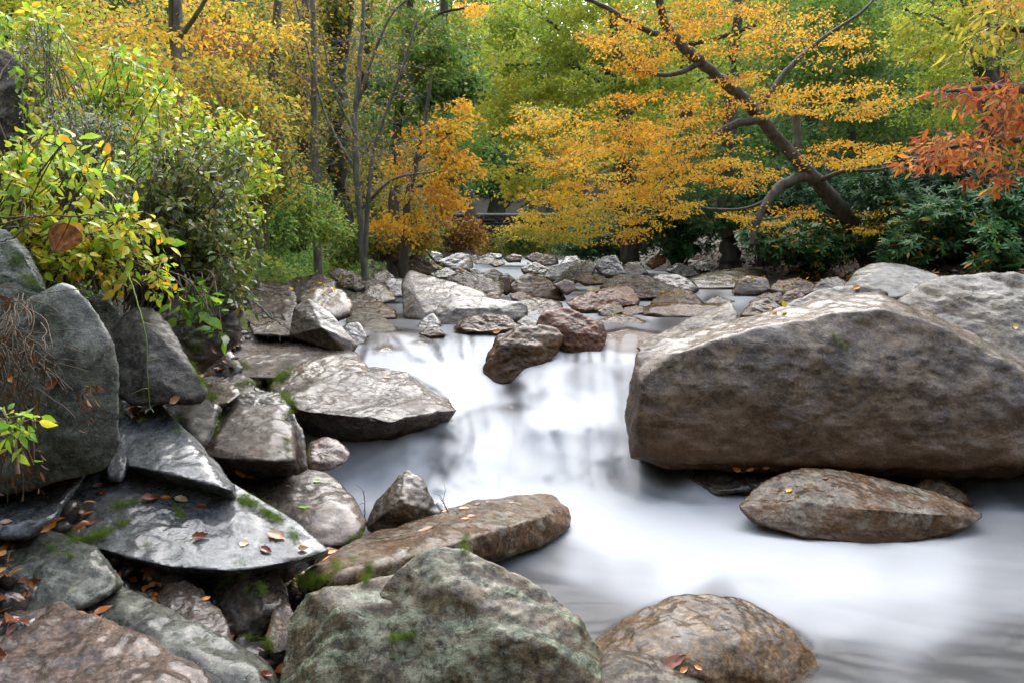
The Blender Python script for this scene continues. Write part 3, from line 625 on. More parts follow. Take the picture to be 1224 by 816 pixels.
# ------------------------------------------------------------------ water
def shep(cp, X, Y, power=3.2, ys=1.5):
    num = 0; den = 0
    for c in cp:
        w = 1.0 / (((X - c[0]) ** 2 + ((Y - c[1]) * ys) ** 2 + 60.0) ** (power / 2))
        den = den + w; num = num + w[..., None] * np.array(c[2:], float)
    return num / den[..., None]


xs = np.arange(-160, 1400, 3.0)
ys_ = np.concatenate([np.arange(303, 330, .5), np.arange(330, 420, .8), np.arange(420, 600, 1.3), np.arange(600, 920, 2.2)])
X, Y = np.meshgrid(xs, ys_)
FOAM_SHADE = [(560, 470, .9), (700, 485, .85), (620, 560, .95), (555, 530, .55), (640, 530, 1.0), (590, 535, .95), (700, 535, .95), (700, 560, .85), (480, 560, .75), (470, 525, .65), (510, 512, .35), (430, 585, .7), (545, 590, .85), (500, 575, .5), (530, 550, .4),
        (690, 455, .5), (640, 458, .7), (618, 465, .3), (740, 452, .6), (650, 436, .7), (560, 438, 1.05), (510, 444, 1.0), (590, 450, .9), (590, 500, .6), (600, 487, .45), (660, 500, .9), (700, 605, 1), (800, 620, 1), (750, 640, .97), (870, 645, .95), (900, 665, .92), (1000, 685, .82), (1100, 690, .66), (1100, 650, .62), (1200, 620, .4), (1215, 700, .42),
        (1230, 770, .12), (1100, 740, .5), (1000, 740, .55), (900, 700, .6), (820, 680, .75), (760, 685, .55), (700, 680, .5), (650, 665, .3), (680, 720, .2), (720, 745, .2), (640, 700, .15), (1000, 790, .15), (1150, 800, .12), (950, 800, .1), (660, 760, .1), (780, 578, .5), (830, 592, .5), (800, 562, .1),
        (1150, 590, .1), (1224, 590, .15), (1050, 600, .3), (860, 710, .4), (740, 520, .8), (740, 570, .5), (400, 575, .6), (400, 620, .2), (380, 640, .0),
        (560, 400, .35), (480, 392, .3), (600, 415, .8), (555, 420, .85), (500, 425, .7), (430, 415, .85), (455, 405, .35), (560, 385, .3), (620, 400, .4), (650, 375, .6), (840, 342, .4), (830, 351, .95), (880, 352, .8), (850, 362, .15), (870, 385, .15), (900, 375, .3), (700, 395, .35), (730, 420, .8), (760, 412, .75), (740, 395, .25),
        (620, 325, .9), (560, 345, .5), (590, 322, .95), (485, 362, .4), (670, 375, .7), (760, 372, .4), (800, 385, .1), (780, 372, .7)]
foam_shade = shep(FOAM_SHADE, X, Y)[..., 0]  # foam, with shading of the pool's lower right put into the whiteness
FLOW = [(560, 400, .1, 1), (500, 440, .9, .5), (640, 440, -.1, 1), (560, 480, .25, 1), (700, 480, .15, 1), (620, 540, .02, 1), (470, 540, -.9, .5), (410, 590, -1, .4), (540, 560, -.5, 1), (690, 560, .1, 1), (640, 605, .8, .5), (750, 620, 1, .2), (950, 680, 1, .14), (1200, 640, 1, .05),
        (1200, 760, 1, .1), (700, 680, 1, .1), (1000, 760, 1, .2), (680, 740, 1, -.1), (500, 385, 1, .1), (600, 380, 1, .1), (850, 355, -1, .1), (850, 380, -1, .1), (600, 325, .5, .3), (560, 420, 0, 1), (730, 415, 0, 1), (430, 415, -.2, 1), (560, 440, .7, .8), (850, 575, .6, -.05), (660, 420, 0, 1)]
fl = shep(FLOW, X, Y, 3.0); fl /= np.linalg.norm(fl, axis=-1)[..., None] + 1e-9


def lic(seed, cell, steps, step):
    n = lambda a, b: vnoise(np.stack([(a.ravel() * .82 + b.ravel() * .57) / cell, (b.ravel() * .82 - a.ravel() * .57) / cell, np.full(a.size, seed * 3.3)], 1), seed).reshape(a.shape)
    acc = n(X, Y); x = X.copy(); y = Y.copy(); x2 = X.copy(); y2 = Y.copy()
    gy = lambda yy: np.clip(np.interp(yy, ys_, np.arange(len(ys_))), 0, len(ys_) - 1).astype(int)
    gx = lambda xx: np.clip((xx - xs[0]) / 3.0, 0, len(xs) - 1).astype(int)
    for _ in range(steps):
        f = fl[gy(y), gx(x)]; x = x + f[..., 0] * step; y = y + f[..., 1] * step
        f = fl[gy(y2), gx(x2)]; x2 = x2 - f[..., 0] * step; y2 = y2 - f[..., 1] * step
        acc = acc + n(x, y) + n(x2, y2)
    return acc / (2 * steps + 1)


L1 = lic(3, 7.0, 9, 6.0); L1 /= L1.std() + 1e-9
L2 = lic(8, 19.0, 8, 13.0); L2 /= L2.std() + 1e-9
casc = sstep(420, 450, Y) * sstep(615, 580, Y) * sstep(380, 470, X) * sstep(790, 740, X)
lip = sstep(398, 404, Y) * sstep(436, 428, Y)
# the steps of the bed are neither straight nor sharp
wob = fbm(np.stack([X.ravel() / 85, Y.ravel() / 160, np.zeros(X.size) + 9], 1), 3, 21).reshape(X.shape)
Yw = Y + 26 * wob * sstep(404, 450, Y) * sstep(620, 570, Y) + 5 * wob * sstep(385, 398, Y) * sstep(440, 410, Y)
kk_ = np.arange(-1000., -300.); kd_ = np.interp(kk_, WD[:, 0], WD[:, 1]); kw_ = np.exp(-(np.arange(-30, 31) / 11.) ** 2); kw_ /= kw_.sum()
ks_ = np.convolve(np.pad(kd_, 30, mode='edge'), kw_, 'valid'); bl_ = sstep(-390, -425, kk_)
d = np.interp(-Yw, kk_, kd_ * (1 - bl_) + ks_ * bl_)
# humps of the cascade: pillows of water over hidden stones
def bump_(cx, cy, rx, ry, a):
    return a * np.exp(-(((X - cx) / rx) ** 2 + ((Y - cy) / ry) ** 2))
hump = bump_(605, 500, 62, 16, .10) + bump_(690, 455, 50, 12, .09) + bump_(620, 462, 28, 10, .10) + bump_(560, 450, 50, 9, .05) + bump_(500, 530, 45, 16, .08) + bump_(720, 500, 36, 20, .07) + bump_(530, 580, 22, 10, .07) + bump_(660, 520, 22, 30, .05) + bump_(570, 545, 25, 25, .04)
big = fbm(np.stack([(X.ravel() * .8 + Y.ravel() * 1.1) / 75, (Y.ravel() * 1.4 - X.ravel() * .5) / 60, np.zeros(X.size)], 1), 2, 4).reshape(X.shape)
# ribs (+) and hollows (-) of the falling water
STR = [([(575, 430), (560, 450), (520, 468), (498, 500), (460, 545), (400, 590)], 15, .32), ([(604, 497), (592, 520), (586, 560), (582, 592)], 11, .28), ([(640, 499), (651, 530), (656, 585)], 10, .26), ([(566, 502), (548, 530), (545, 560)], 9, .2),
       ([(668, 450), (610, 476), (560, 489), (520, 515), (490, 545)], 8, .26), ([(748, 438), (737, 468), (722, 500), (716, 570)], 11, .26), ([(694, 462), (660, 478), (640, 495), (628, 530), (622, 585)], 8, .24), ([(690, 500), (686, 540), (690, 590)], 9, .22), ([(480, 432), (510, 440), (560, 436)], 8, .2), ([(700, 432), (670, 440), (650, 452)], 6, .2),
       ([(676, 440), (704, 433), (735, 446), (748, 462)], 7, -.30), ([(598, 463), (618, 459), (640, 468)], 7, -.34), ([(540, 506), (568, 491), (604, 485), (650, 491), (676, 502)], 5, -.32), ([(452, 530), (492, 517), (532, 522), (550, 540)], 7, -.34), ([(518, 556), (532, 572), (546, 592)], 6, -.36),
       ([(660, 512), (668, 540), (672, 575)], 5, -.20), ([(704, 506), (703, 540), (704, 575)], 5, -.20), ([(616, 508), (611, 540), (607, 580)], 5, -.22), ([(735, 480), (742, 510), (740, 545)], 6, -.22), ([(425, 570), (450, 555), (478, 548)], 6, -.25), ([(530, 458), (548, 468), (560, 476)], 5, -.25), ([(560, 545), (566, 575)], 5, -.2), ([(640, 476), (676, 474), (708, 486)], 6, -.24)]
stro = np.zeros(X.shape)
for pl, wd, am in STR:
    S_ = spline(np.array(pl, float), 22); best = np.full(X.shape, 1e9)
    for a_, b_ in zip(S_[:-1], S_[1:]):
        ab = b_ - a_; L2_ = (ab ** 2).sum() + 1e-9
        tt = np.clip(((X - a_[0]) * ab[0] + (Y - a_[1]) * ab[1]) / L2_, 0, 1)
        best = np.minimum(best, (X - a_[0] - tt * ab[0]) ** 2 + ((Y - a_[1] - tt * ab[1])) ** 2)
    e0 = np.minimum(np.hypot(X - S_[0][0], Y - S_[0][1]), np.hypot(X - S_[-1][0], Y - S_[-1][1]))
    stro += am * np.exp(-best / wd ** 2) * sstep(0, wd * 2.2, e0)
stro = stro * 1.0
d2 = d - hump * .8 - casc * (.006 * L2 + .04 * big) - .12 * stro
Wp = P(X, Y, d2)
flat = 1 - casc
Wp[..., 2] += casc * .004 * L2 + .002 * L2 * sstep(2, 6, d) * flat + .0025 * L1 * flat * (1 - lip)
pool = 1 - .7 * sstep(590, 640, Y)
f = foam_shade * 1.12 + .05 + pool * .05 * L1 * (0.15 + foam_shade * (1 - .45 * foam_shade)) + pool * .055 * L2 * (.2 + .5 * foam_shade * (1 - .3 * foam_shade)) + lip * .22 * L1
arc = np.exp(-((Y - (487 + ((X - 603) / 60) ** 2 * 12)) / 5.5) ** 2) * np.exp(-((X - 603) / 62) ** 2)
arc2 = np.exp(-((Y - (444 + ((X - 700) / 60) ** 2 * 20)) / 6) ** 2) * np.exp(-((X - 700) / 55) ** 2)
arc3 = np.exp(-((Y - (520 + ((X - 500) / 40) ** 2 * 9)) / 6) ** 2) * np.exp(-((X - 500) / 42) ** 2)
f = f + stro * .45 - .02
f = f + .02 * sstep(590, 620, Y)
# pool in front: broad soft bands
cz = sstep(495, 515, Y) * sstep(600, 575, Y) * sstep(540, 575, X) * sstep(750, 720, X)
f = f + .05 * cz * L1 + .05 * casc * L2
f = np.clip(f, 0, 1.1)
nx, ny = len(xs), len(ys_)
idx = np.arange(nx * ny).reshape(ny, nx)
Q = np.stack([idx[1:, :-1], idx[1:, 1:], idx[:-1, 1:], idx[:-1, :-1]], -1).reshape(-1, 4)

t = NT('silky stream water')
fa = t.n('ShaderNodeAttribute', attribute_name='foam_shade').outputs['Fac']
tcw = t.n('ShaderNodeTexCoord').outputs['Object']
bpw = t.n('ShaderNodeBump', {'Strength': .25, 'Distance': .03, 'Height': t.noise(tcw, 5.0, 2, .5)})
wat = t.n('ShaderNodeBsdfPrincipled', {'Base Color': (.030, .030, .026, 1), 'Roughness': .30, 'IOR': 1.33, 'Normal': bpw.outputs[0]})
glass = t.n('ShaderNodeBsdfTransparent', {'Color': (.80, .74, .62, 1)})
clear = t.n('ShaderNodeMixShader', {0: .45, 1: wat.outputs[0], 2: glass.outputs[0]})
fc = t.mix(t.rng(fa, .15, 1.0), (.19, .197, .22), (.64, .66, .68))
gn = t.n('ShaderNodeNewGeometry').outputs['Normal']
sn_ = t.n('ShaderNodeVectorMath', {0: t.n('ShaderNodeVectorMath', {0: gn, 1: (0, 0, .9)}, operation='ADD').outputs[0]}, operation='NORMALIZE').outputs[0]
foamsh = t.n('ShaderNodeBsdfPrincipled', {'Normal': sn_, 'Base Color': fc, 'Roughness': .55, 'Specular IOR Level': .2})
ftr = t.n('ShaderNodeBsdfTranslucent', {'Color': (.66, .68, .70, 1)})
fo = t.n('ShaderNodeMixShader', {0: .5, 1: foamsh.outputs[0], 2: ftr.outputs[0]})
shl = t.n('ShaderNodeAttribute', attribute_name='shallow').outputs['Fac']
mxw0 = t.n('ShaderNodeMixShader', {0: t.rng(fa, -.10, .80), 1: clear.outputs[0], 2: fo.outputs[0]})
tr0 = t.n('ShaderNodeBsdfTransparent', {'Color': (.95, .93, .9, 1)})
mxw = t.n('ShaderNodeMixShader', {0: t.math('MULTIPLY', shl, .95), 1: mxw0.outputs[0], 2: tr0.outputs[0]})
water_mat = t.out(mxw.outputs[0])
# how deep the stones lie under the surface: thin water lets them show through
bpy.context.view_layer.update(); dg0 = bpy.context.evaluated_depsgraph_get()
shal = np.zeros(X.shape); dn = Vector((0, 0, -1))
for i_ in range(0, X.shape[0]):
    if ys_[i_] < 330 or ys_[i_] > 830: continue
    for j_ in range(50, X.shape[1] - 50, 2):
        p_ = Wp[i_, j_]
        ok, loc, nrm, _i, ob_, _m = sc.ray_cast(dg0, Vector((p_[0], p_[1], p_[2] + .002)), dn, distance=.14)
        if ok: shal[i_, j_] = shal[i_, j_ + 1] = 1 - min(1, (p_[2] - loc[2]) / .10)
for _ in range(3):
    shal[1:-1, 1:-1] = (shal[1:-1, 1:-1] * 2 + shal[:-2, 1:-1] + shal[2:, 1:-1] + shal[1:-1, :-2] + shal[1:-1, 2:]) / 6
shal = sstep(0, 1, shal)
me = make_mesh('stream_water', Wp.reshape(-1, 3), quads=Q, mat=water_mat, attrs={'foam_shade': f.ravel(), 'shallow': shal.ravel()})
wob = link('stream_water', me); tag(wob, 'milky white long exposure stream water pouring between the rocks', 'water', kind='structure')
# ------------------------------------------------------------------ terrain
def ground_z(x, y):
    yy = np.clip(y, 0, 60)
    zw = np.interp(yy, [0, 4.6, 4.9, 5.3, 6.5, 7.3, 13, 20, 27, 40, 60], [0, 0, .08, .33, .57, .74, .76, .80, .84, .90, 1.1])
    xl = np.interp(yy, [0, 3, 4.5, 5.5, 7, 9, 13, 20, 30, 40], [-.3, -.45, -1.1, -1.2, -1.6, -1.7, -1.7, -1.5, -1.9, -2.4])
    xr = np.interp(yy, [0, 4, 9, 14, 20, 27, 36, 45], [5.0, 5.2, 5.2, 5.4, 5.0, 3.6, 2.0, 1.2])
    sl = np.maximum(xl - x, 0); sr = np.maximum(x - xr, 0)
    near = sstep(7, 9, yy)
    left = np.interp(sl, [0, .4, 1.0, 1.6, 2.6, 6, 14, 40], [0, .22, .45, .80, 1.7, 3.9, 8.0, 22]) * (1 - near) + near * np.interp(sl, [0, .5, 1.4, 2.4, 4, 8, 14, 40], [0, .15, .25, .75, 1.7, 3.6, 7, 20])
    # the far bank falls back beyond the shoulder
    right = np.interp(sr, [0, .6, 3, 8, 20, 40], [0, .3, .7, 1.5, 5.0, 14])
    z = zw - .30 + left + right
    z = z + np.maximum(y - 46, 0) * .42 + np.maximum(-y - 3.5, 0) * .55  # slope behind the camera is unseen, added to block low light
    return z


gx = np.concatenate([np.linspace(-70, -10, 50), np.linspace(-9.8, 9.8, 260), np.linspace(10, 80, 60)])
gy = np.concatenate([np.linspace(-45, 1.5, 70), np.linspace(1.6, 16, 260), np.linspace(16.3, 48, 120), np.linspace(49, 130, 50)])
GX, GY = np.meshgrid(gx, gy)
GZ = ground_z(GX, GY)
pp = np.stack([GX.ravel(), GY.ravel(), GZ.ravel()], 1)
GZ = GZ + (.10 * fbm(pp * 1.2, 4, 5) + .04 * fbm(pp * 5, 3, 9)).reshape(GZ.shape) * sstep(0, 2, GY)
nx, ny = len(gx), len(gy)
idx = np.arange(nx * ny).reshape(ny, nx)
Q = np.stack([idx[:-1, :-1], idx[:-1, 1:], idx[1:, 1:], idx[1:, :-1]], -1).reshape(-1, 4)
t = NT('damp forest soil and leaf litter')
tc = t.n('ShaderNodeTexCoord').outputs['Object']
n1 = t.noise(tc, 1.3, 8, .65, .3); n2 = t.noise(tc, 14, 8, .7); v = t.n('ShaderNodeTexVoronoi', {'Vector': tc, 'Scale': 22.0})
c = t.mix(t.rng(n1, .4, .6), (.022, .018, .012), (.045, .035, .02))
c = t.mix(t.math('MULTIPLY', t.rng(n2, .5, .62), .6), c, (.045, .065, .02))
c = t.mix(t.math('MULTIPLY', t.rng(v.outputs['Distance'], .35, .2), t.rng(t.noise(tc, 6, 3), .48, .56)), c, (.12, .06, .02))
b = t.n('ShaderNodeBump', {'Strength': 1.0, 'Distance': .04, 'Height': n2})
bs = t.n('ShaderNodeBsdfPrincipled', {'Base Color': c, 'Roughness': .8, 'Normal': b.outputs[0]})
soil = t.out(bs.outputs[0])
me = make_mesh('ground', np.stack([GX, GY, GZ], -1).reshape(-1, 3), quads=Q, mat=soil)
gob = link('ground', me); tag(gob, 'damp forest floor with leaf litter along the stream', 'ground', kind='structure')


def gz(x, y):
    return float(ground_z(np.array([x]), np.array([y]))[0])


# river gravel in the gaps: nobody could count it
g = Geo(); I, Fc = ico(2)
rg = np.random.default_rng(4)
n = 4200
x = rg.uniform(-2.6, 1.5, n); x[1500:] = rg.uniform(-2.2, -.1, n - 1500); y = rg.uniform(2.0, 9, n); y[1500:] = rg.uniform(2.0, 5.5, n - 1500); z = ground_z(x, y) + np.where(np.arange(n) > 1500, rg.uniform(-.03, .03, n), 0) * (x < -.35 - .22 * (y - 2))
for k in range(n):
    s = rg.uniform(.02, .07) * (1 if k < 1500 else rg.uniform(.6, 1.6)); A = rg.normal(size=(3, 3)); q, _ = np.linalg.qr(A)
    Vv = (I * (1 + .25 * vnoise(I * 1.7 + k, 3)[:, None])) * np.array([1, .8, .55]) * s
    g.add(Vv @ q.T + [x[k], y[k], z[k] + .02], None, Fc)
M['gravel'] = rock_mat('gravel', (.05, .045, .04), (.12, .11, .10), (.16, .13, .10), moss=.1, rough=.4, coat=.4)
o = link('gravel', g.mesh('gravel', M['gravel'])); tag(o, 'dark wet gravel in the gaps between the boulders', 'gravel', kind='stuff')
# ------------------------------------------------------------------ vegetation
LM = {
 'gold': leaf_mat('golden leaves', [(0, (.50, .20, .025)), (.25, (.78, .42, .04)), (.5, (.88, .54, .05)), (.75, (.62, .52, .07)), (1, (.28, .36, .05))]),
 'greenyellow': leaf_mat('green to yellow leaves', [(0, (.07, .13, .025)), (.3, (.19, .29, .035)), (.6, (.38, .45, .05)), (.85, (.55, .50, .05)), (1, (.65, .38, .04))]),
 'green': leaf_mat('green leaves', [(0, (.035, .085, .025)), (.35, (.09, .19, .04)), (.7, (.20, .32, .05)), (1, (.35, .38, .05))]),
 'rhodo': leaf_mat('dark evergreen leaves', [(0, (.018, .055, .026)), (.4, (.034, .10, .032)), (.8, (.075, .18, .04)), (.97, (.12, .24, .05)), (1, (.45, .22, .03))], rough=.5, trans=.25, spec=.16, dark_mottle=.1),
 'red': leaf_mat('red and orange leaves', [(0, (.28, .05, .025)), (.3, (.50, .13, .05)), (.6, (.62, .26, .05)), (.8, (.60, .46, .06)), (1, (.24, .32, .04))]),
 'lime': leaf_mat('light green shrub leaves', [(0, (.05, .11, .02)), (.3, (.18, .36, .035)), (.6, (.40, .56, .05)), (.8, (.70, .62, .05)), (1, (.70, .36, .03))], rough=.3, spec=.5),
 'twiggy': leaf_mat('dull green and brown shrub leaves', [(0, (.04, .028, .015)), (.25, (.06, .085, .022)), (.6, (.14, .20, .04)), (.85, (.32, .34, .06)), (1, (.30, .20, .05))], rough=.35, spec=.5),
 'mix': leaf_mat('mixed autumn leaves', [(0, (.11, .06, .025)), (.2, (.30, .13, .03)), (.4, (.55, .30, .04)), (.6, (.50, .42, .06)), (.8, (.17, .24, .05)), (1, (.06, .12, .03))]),
 'brown': leaf_mat('brown dead leaves', [(0, (.06, .03, .015)), (.5, (.20, .09, .03)), (1, (.50, .24, .05))], trans=.2),
 'flower': leaf_mat('pale violet flowers', [(0, (.30, .28, .34)), (1, (.62, .60, .66))], trans=.2),
 'moss': leaf_mat('moss', [(0, (.05, .085, .012)), (.5, (.14, .22, .025)), (1, (.30, .38, .04))], trans=.2, rough=.7),
 'fern': leaf_mat('fresh low herbs', [(0, (.05, .12, .03)), (.4, (.14, .30, .07)), (.75, (.30, .48, .10)), (1, (.60, .55, .08))], rough=.4),
}
BK = {
 'dark': bark_mat('dark wet bark', (.03, .024, .018), (.10, .085, .065), .35),
 'beech': bark_mat('grey mossy bark', (.034, .029, .022), (.11, .096, .075), .45),
 'grey': bark_mat('pale grey bark', (.06, .055, .045), (.17, .16, .135), .35),
 'twig': bark_mat('brown twigs', (.05, .03, .018), (.13, .085, .05), .1),
 'red': bark_mat('purple brown snag', (.09, .06, .055), (.20, .14, .13), .1),
}


def unit(a): return a / (np.linalg.norm(a, axis=-1)[..., None] + 1e-9)


def tree(name, label, cat, limbs, blobs, leafmat, bark='dark', leaf='quad', lsize=.075, per=150, spread=.42, flat=.28, droop=.0, group=None, seed=None, bough=1.0, extra=None, sides=6, twigs=3, tiltsd=.45):
    """limbs: [(px,py,d,r)...]; blobs: (px,py,d,rx_px,ry_px,rd_m,n_sprays,tint,tint_sd).
    Sprays are reached one after another from the nearest wood, like branches growing to the light."""
    rg = np.random.default_rng(seed if seed is not None else abs(hash(label)) % 9973 if False else sum(map(ord, label)))
    base = P(limbs[0][0][0], limbs[0][0][1], limbs[0][0][2]); base = np.array([base[0], base[1], min(base[2], gz(base[0], base[1]) + .05)])
    root = empty(name, base); tag(root, label, cat, group)
    gt, gb, gl = Geo(), Geo(), Geo()
    nodes = []; nrad = []
    for i, L in enumerate(limbs):
        L = np.array(L, float); W = np.concatenate([P(L[:, 0], L[:, 1], L[:, 2]), L[:, 3:4]], 1)
        if i == 0 and W[0, 2] > base[2] + .02: W = np.vstack([[W[0, 0], W[0, 1], base[2] - .1, W[0, 3] * 1.15], W])
        S = spline(W, max(6, len(L) * 5)); r = np.maximum(S[:, 3], .004)
        pts = S[:, :3] + rg.normal(size=(len(S), 3)) * (r * .12)[:, None]
        if i == 0: r = r * (1 + .5 * np.exp(-np.arange(len(r)) / 1.6))
        tube(gt if i == 0 else gb, pts, r, 10 if i == 0 else 7)
        nodes.append(pts[2:]); nrad.append(r[2:])
    N = np.concatenate(nodes); Rr = np.concatenate(nrad)
    sp = []
    for b in blobs:
        n = b[6]; u = unit(rg.normal(size=(n, 3))) * rg.uniform(.25, 1, (n, 1)) ** .5
        sp.append(np.concatenate([P(b[0] + u[:, 0] * b[3], b[1] + u[:, 1] * b[4], b[2] + u[:, 2] * b[5]), np.clip(rg.normal(b[7], b[8] * .5, (n, 1)), 0, 1), np.full((n, 1), b[8])], 1))
    sp = np.concatenate(sp)
    dist = np.array([np.linalg.norm(N - s[:3], axis=1).min() for s in sp])
    for s in sp[np.argsort(dist)]:
        a = s[:3]; dd_ = np.linalg.norm(N - a, axis=1) + Rr * -.5; j = int(dd_.argmin()); q = N[j]; ln = np.linalg.norm(a - q)
        if ln < .02: continue
        r0 = min(Rr[j] * .7, .006 + .012 * ln * bough)
        mid = (a + q) / 2 + np.array([0, 0, .12 * ln - droop * ln]) + rg.normal(size=3) * ln * .08
        pts = spline(np.array([q, (q + mid) / 2 + rg.normal(size=3) * ln * .04, mid, (mid + a) / 2 + rg.normal(size=3) * ln * .04, a]), 9)
        rr = np.linspace(r0, max(.003, r0 * .3), 9)
        tube(gb, pts, rr, 5)
        N = np.vstack([N, pts[3:]]); Rr = np.append(Rr, rr[3:])
        out = unit(a - q)
        # twigs fanning out of the end, leaves along them
        k = per
        if k <= 0 and twigs == 0: continue
        tw = unit(out + rg.normal(size=(twigs, 3)) * np.array([.7, .7, .3])) if twigs else np.zeros((0, 3))
        for w in tw:
            e = a + w * spread * rg.uniform(.6, 1.2); e[2] -= droop * spread * .6
            tube(gb, spline(np.array([a, (a + e) / 2 + rg.normal(size=3) * .03, e]), 4), np.linspace(rr[-1], .002, 4), 4)
        if k <= 0: continue
        kk = max(1, int(k * rg.uniform(.5, 1.4)))
        u = unit(rg.normal(size=(kk, 3))) * rg.uniform(0, 1, (kk, 1)) ** .45
        c = a + out * spread * .15 + u * np.array([spread, spread, spread * flat]) * rg.uniform(.7, 1.25)
        c[:, 2] += .10 * np.sin(c[:, 0] * 7 + s[0]) * spread - droop * spread * (u[:, 0] ** 2 + u[:, 1] ** 2)
        # gaps between the twigs
        keep = vnoise(c * 3.2 / spread * .45, 3) > -.28; c = c[keep]; u = u[keep]; kk = len(c)
        if kk == 0: continue
        dr = unit(u * np.array([1, 1, .15]) + rg.normal(size=(kk, 3)) * .5 + np.array([0, 0, -.25 - droop]))
        nr = unit(np.array([0, -.55, 1.0]) + rg.normal(size=(kk, 3)) * (tiltsd + .25))
        tint = np.clip(s[3] + rg.normal(size=kk) * s[4] * .55 + .10 * vnoise(c * 1.5, 8), 0, 1)
        leaves(gl, c, dr, nr, lsize * rg.uniform(.6, 1.3, kk), tint, leaf)
    t_ = link('trunk', gt.mesh('trunk', BK[bark], base), root)
    if gb.n: link('branches', gb.mesh('branches', BK[bark], base), root)
    if gl.n: link('crown', gl.mesh('crown', LM[leafmat], base, smooth=False), root)
    return root


def bush(name, label, cat, px, py, d, blobs, leafmat, stems=40, leaf='ovate', lsize=.06, n=1500, bark='twig', seed=3, group=None, srad=.005, whorl=0, updir=.5, flower=None, tiltsd=.8, lean=(0, 0)):
    """many stems from one base, leaves set along their outer two thirds"""
    rg = np.random.default_rng(seed)
    B = P(px, py, d); B[2] = max(min(B[2], B[2]), gz(B[0], B[1]) - .1)
    root = empty(name, B); tag(root, label, cat, group)
    gs, gl, gf = Geo(), Geo(), Geo()
    bl = np.array(blobs, float); wts = bl[:, 3] * bl[:, 4]; wts /= wts.sum()
    per = max(1, n // stems)
    for s in range(stems):
        b = bl[rg.choice(len(bl), p=wts)]
        u = unit(rg.normal(size=3)) * rg.uniform(.2, 1) ** .5
        e = P(b[0] + u[0] * b[3], b[1] + u[1] * b[4], b[2] + u[2] * b[5])
        q = B + rg.normal(size=3) * np.array([.10, .10, .02])
        ln = np.linalg.norm(e - q)
        m = q * .55 + e * .45 + np.array([lean[0], 0, .16 * ln]) + rg.normal(size=3) * ln * .06
        pts = spline(np.array([q, m, e, e + (e - m) * .15 + np.array([0, 0, -.12 * ln])]), 14)
        tube(gs, pts, np.linspace(srad * rg.uniform(.8, 1.5), srad * .3, 14), 5)
        if whorl:
            nw = max(1, per // whorl)
            tt = rg.integers(6, 14, nw)
            c0 = pts[tt] + rg.normal(size=(nw, 3)) * np.array([.5, .5, .35]) * .10 * max(1, d / 10)
            for w in range(nw):
                an = rg.uniform(0, 6.28) + np.arange(whorl) * 6.28 / whorl + rg.normal(size=whorl) * .2
                ax = unit(np.array([0, -.25, 1.0]) + rg.normal(size=3) * .5)
                x = unit(np.cross(ax, [1, .2, 0])); y = np.cross(ax, x)
                dr = np.cos(an)[:, None] * x + np.sin(an)[:, None] * y + ax * rg.uniform(-.45, .25)
                leaves(gl, np.repeat(c0[w][None], whorl, 0), dr, np.repeat(ax[None], whorl, 0), lsize * rg.uniform(.75, 1.2, whorl), np.clip(b[6] + rg.normal(size=whorl) * b[7], 0, 1), leaf)
        else:
            tt = rg.uniform(.3, 1, per) ** .8 * 13; i = tt.astype(int).clip(0, 12); fr = (tt - i)[:, None]
            c = pts[i] * (1 - fr) + pts[i + 1] * fr
            sp_ = .035 * max(1, d / 5)
            off = unit(rg.normal(size=(per, 3)))
            c2 = c + off * rg.uniform(.2, 1.8, (per, 1)) * sp_
            for k in range(0, per, 5): tube(gs, [c[k], c2[k]], [.0018, .0012], 3)
            dr = unit(off * .8 + np.array([0, 0, -.35]) + rg.normal(size=(per, 3)) * .3)
            nr = unit(np.array([0, -.3, updir * 2]) + rg.normal(size=(per, 3)) * tiltsd)
            leaves(gl, c2, dr, nr, lsize * rg.uniform(.5, 1.35, per), np.clip(b[6] + rg.normal(size=per) * b[7], 0, 1), leaf)
        if flower and rg.uniform() < flower:
            k = 40; c = pts[-3] + rg.normal(size=(k, 3)) * np.array([.07, .07, .06])
            leaves(gf, c, rg.normal(size=(k, 3)), unit(rg.normal(size=(k, 3)) + [0, 0, 1]), .016 * rg.uniform(.7, 1.3, k), rg.uniform(0, 1, k), 'quad')
    link('stems', gs.mesh('stems', BK[bark], B), root)
    link('leaves', gl.mesh('leaves', LM[leafmat], B, smooth=False), root)
    if gf.n: link('flowers', gf.mesh('flowers', LM['flower'], B, smooth=False), root)
    return root
GT = 'autumn trees along the stream'
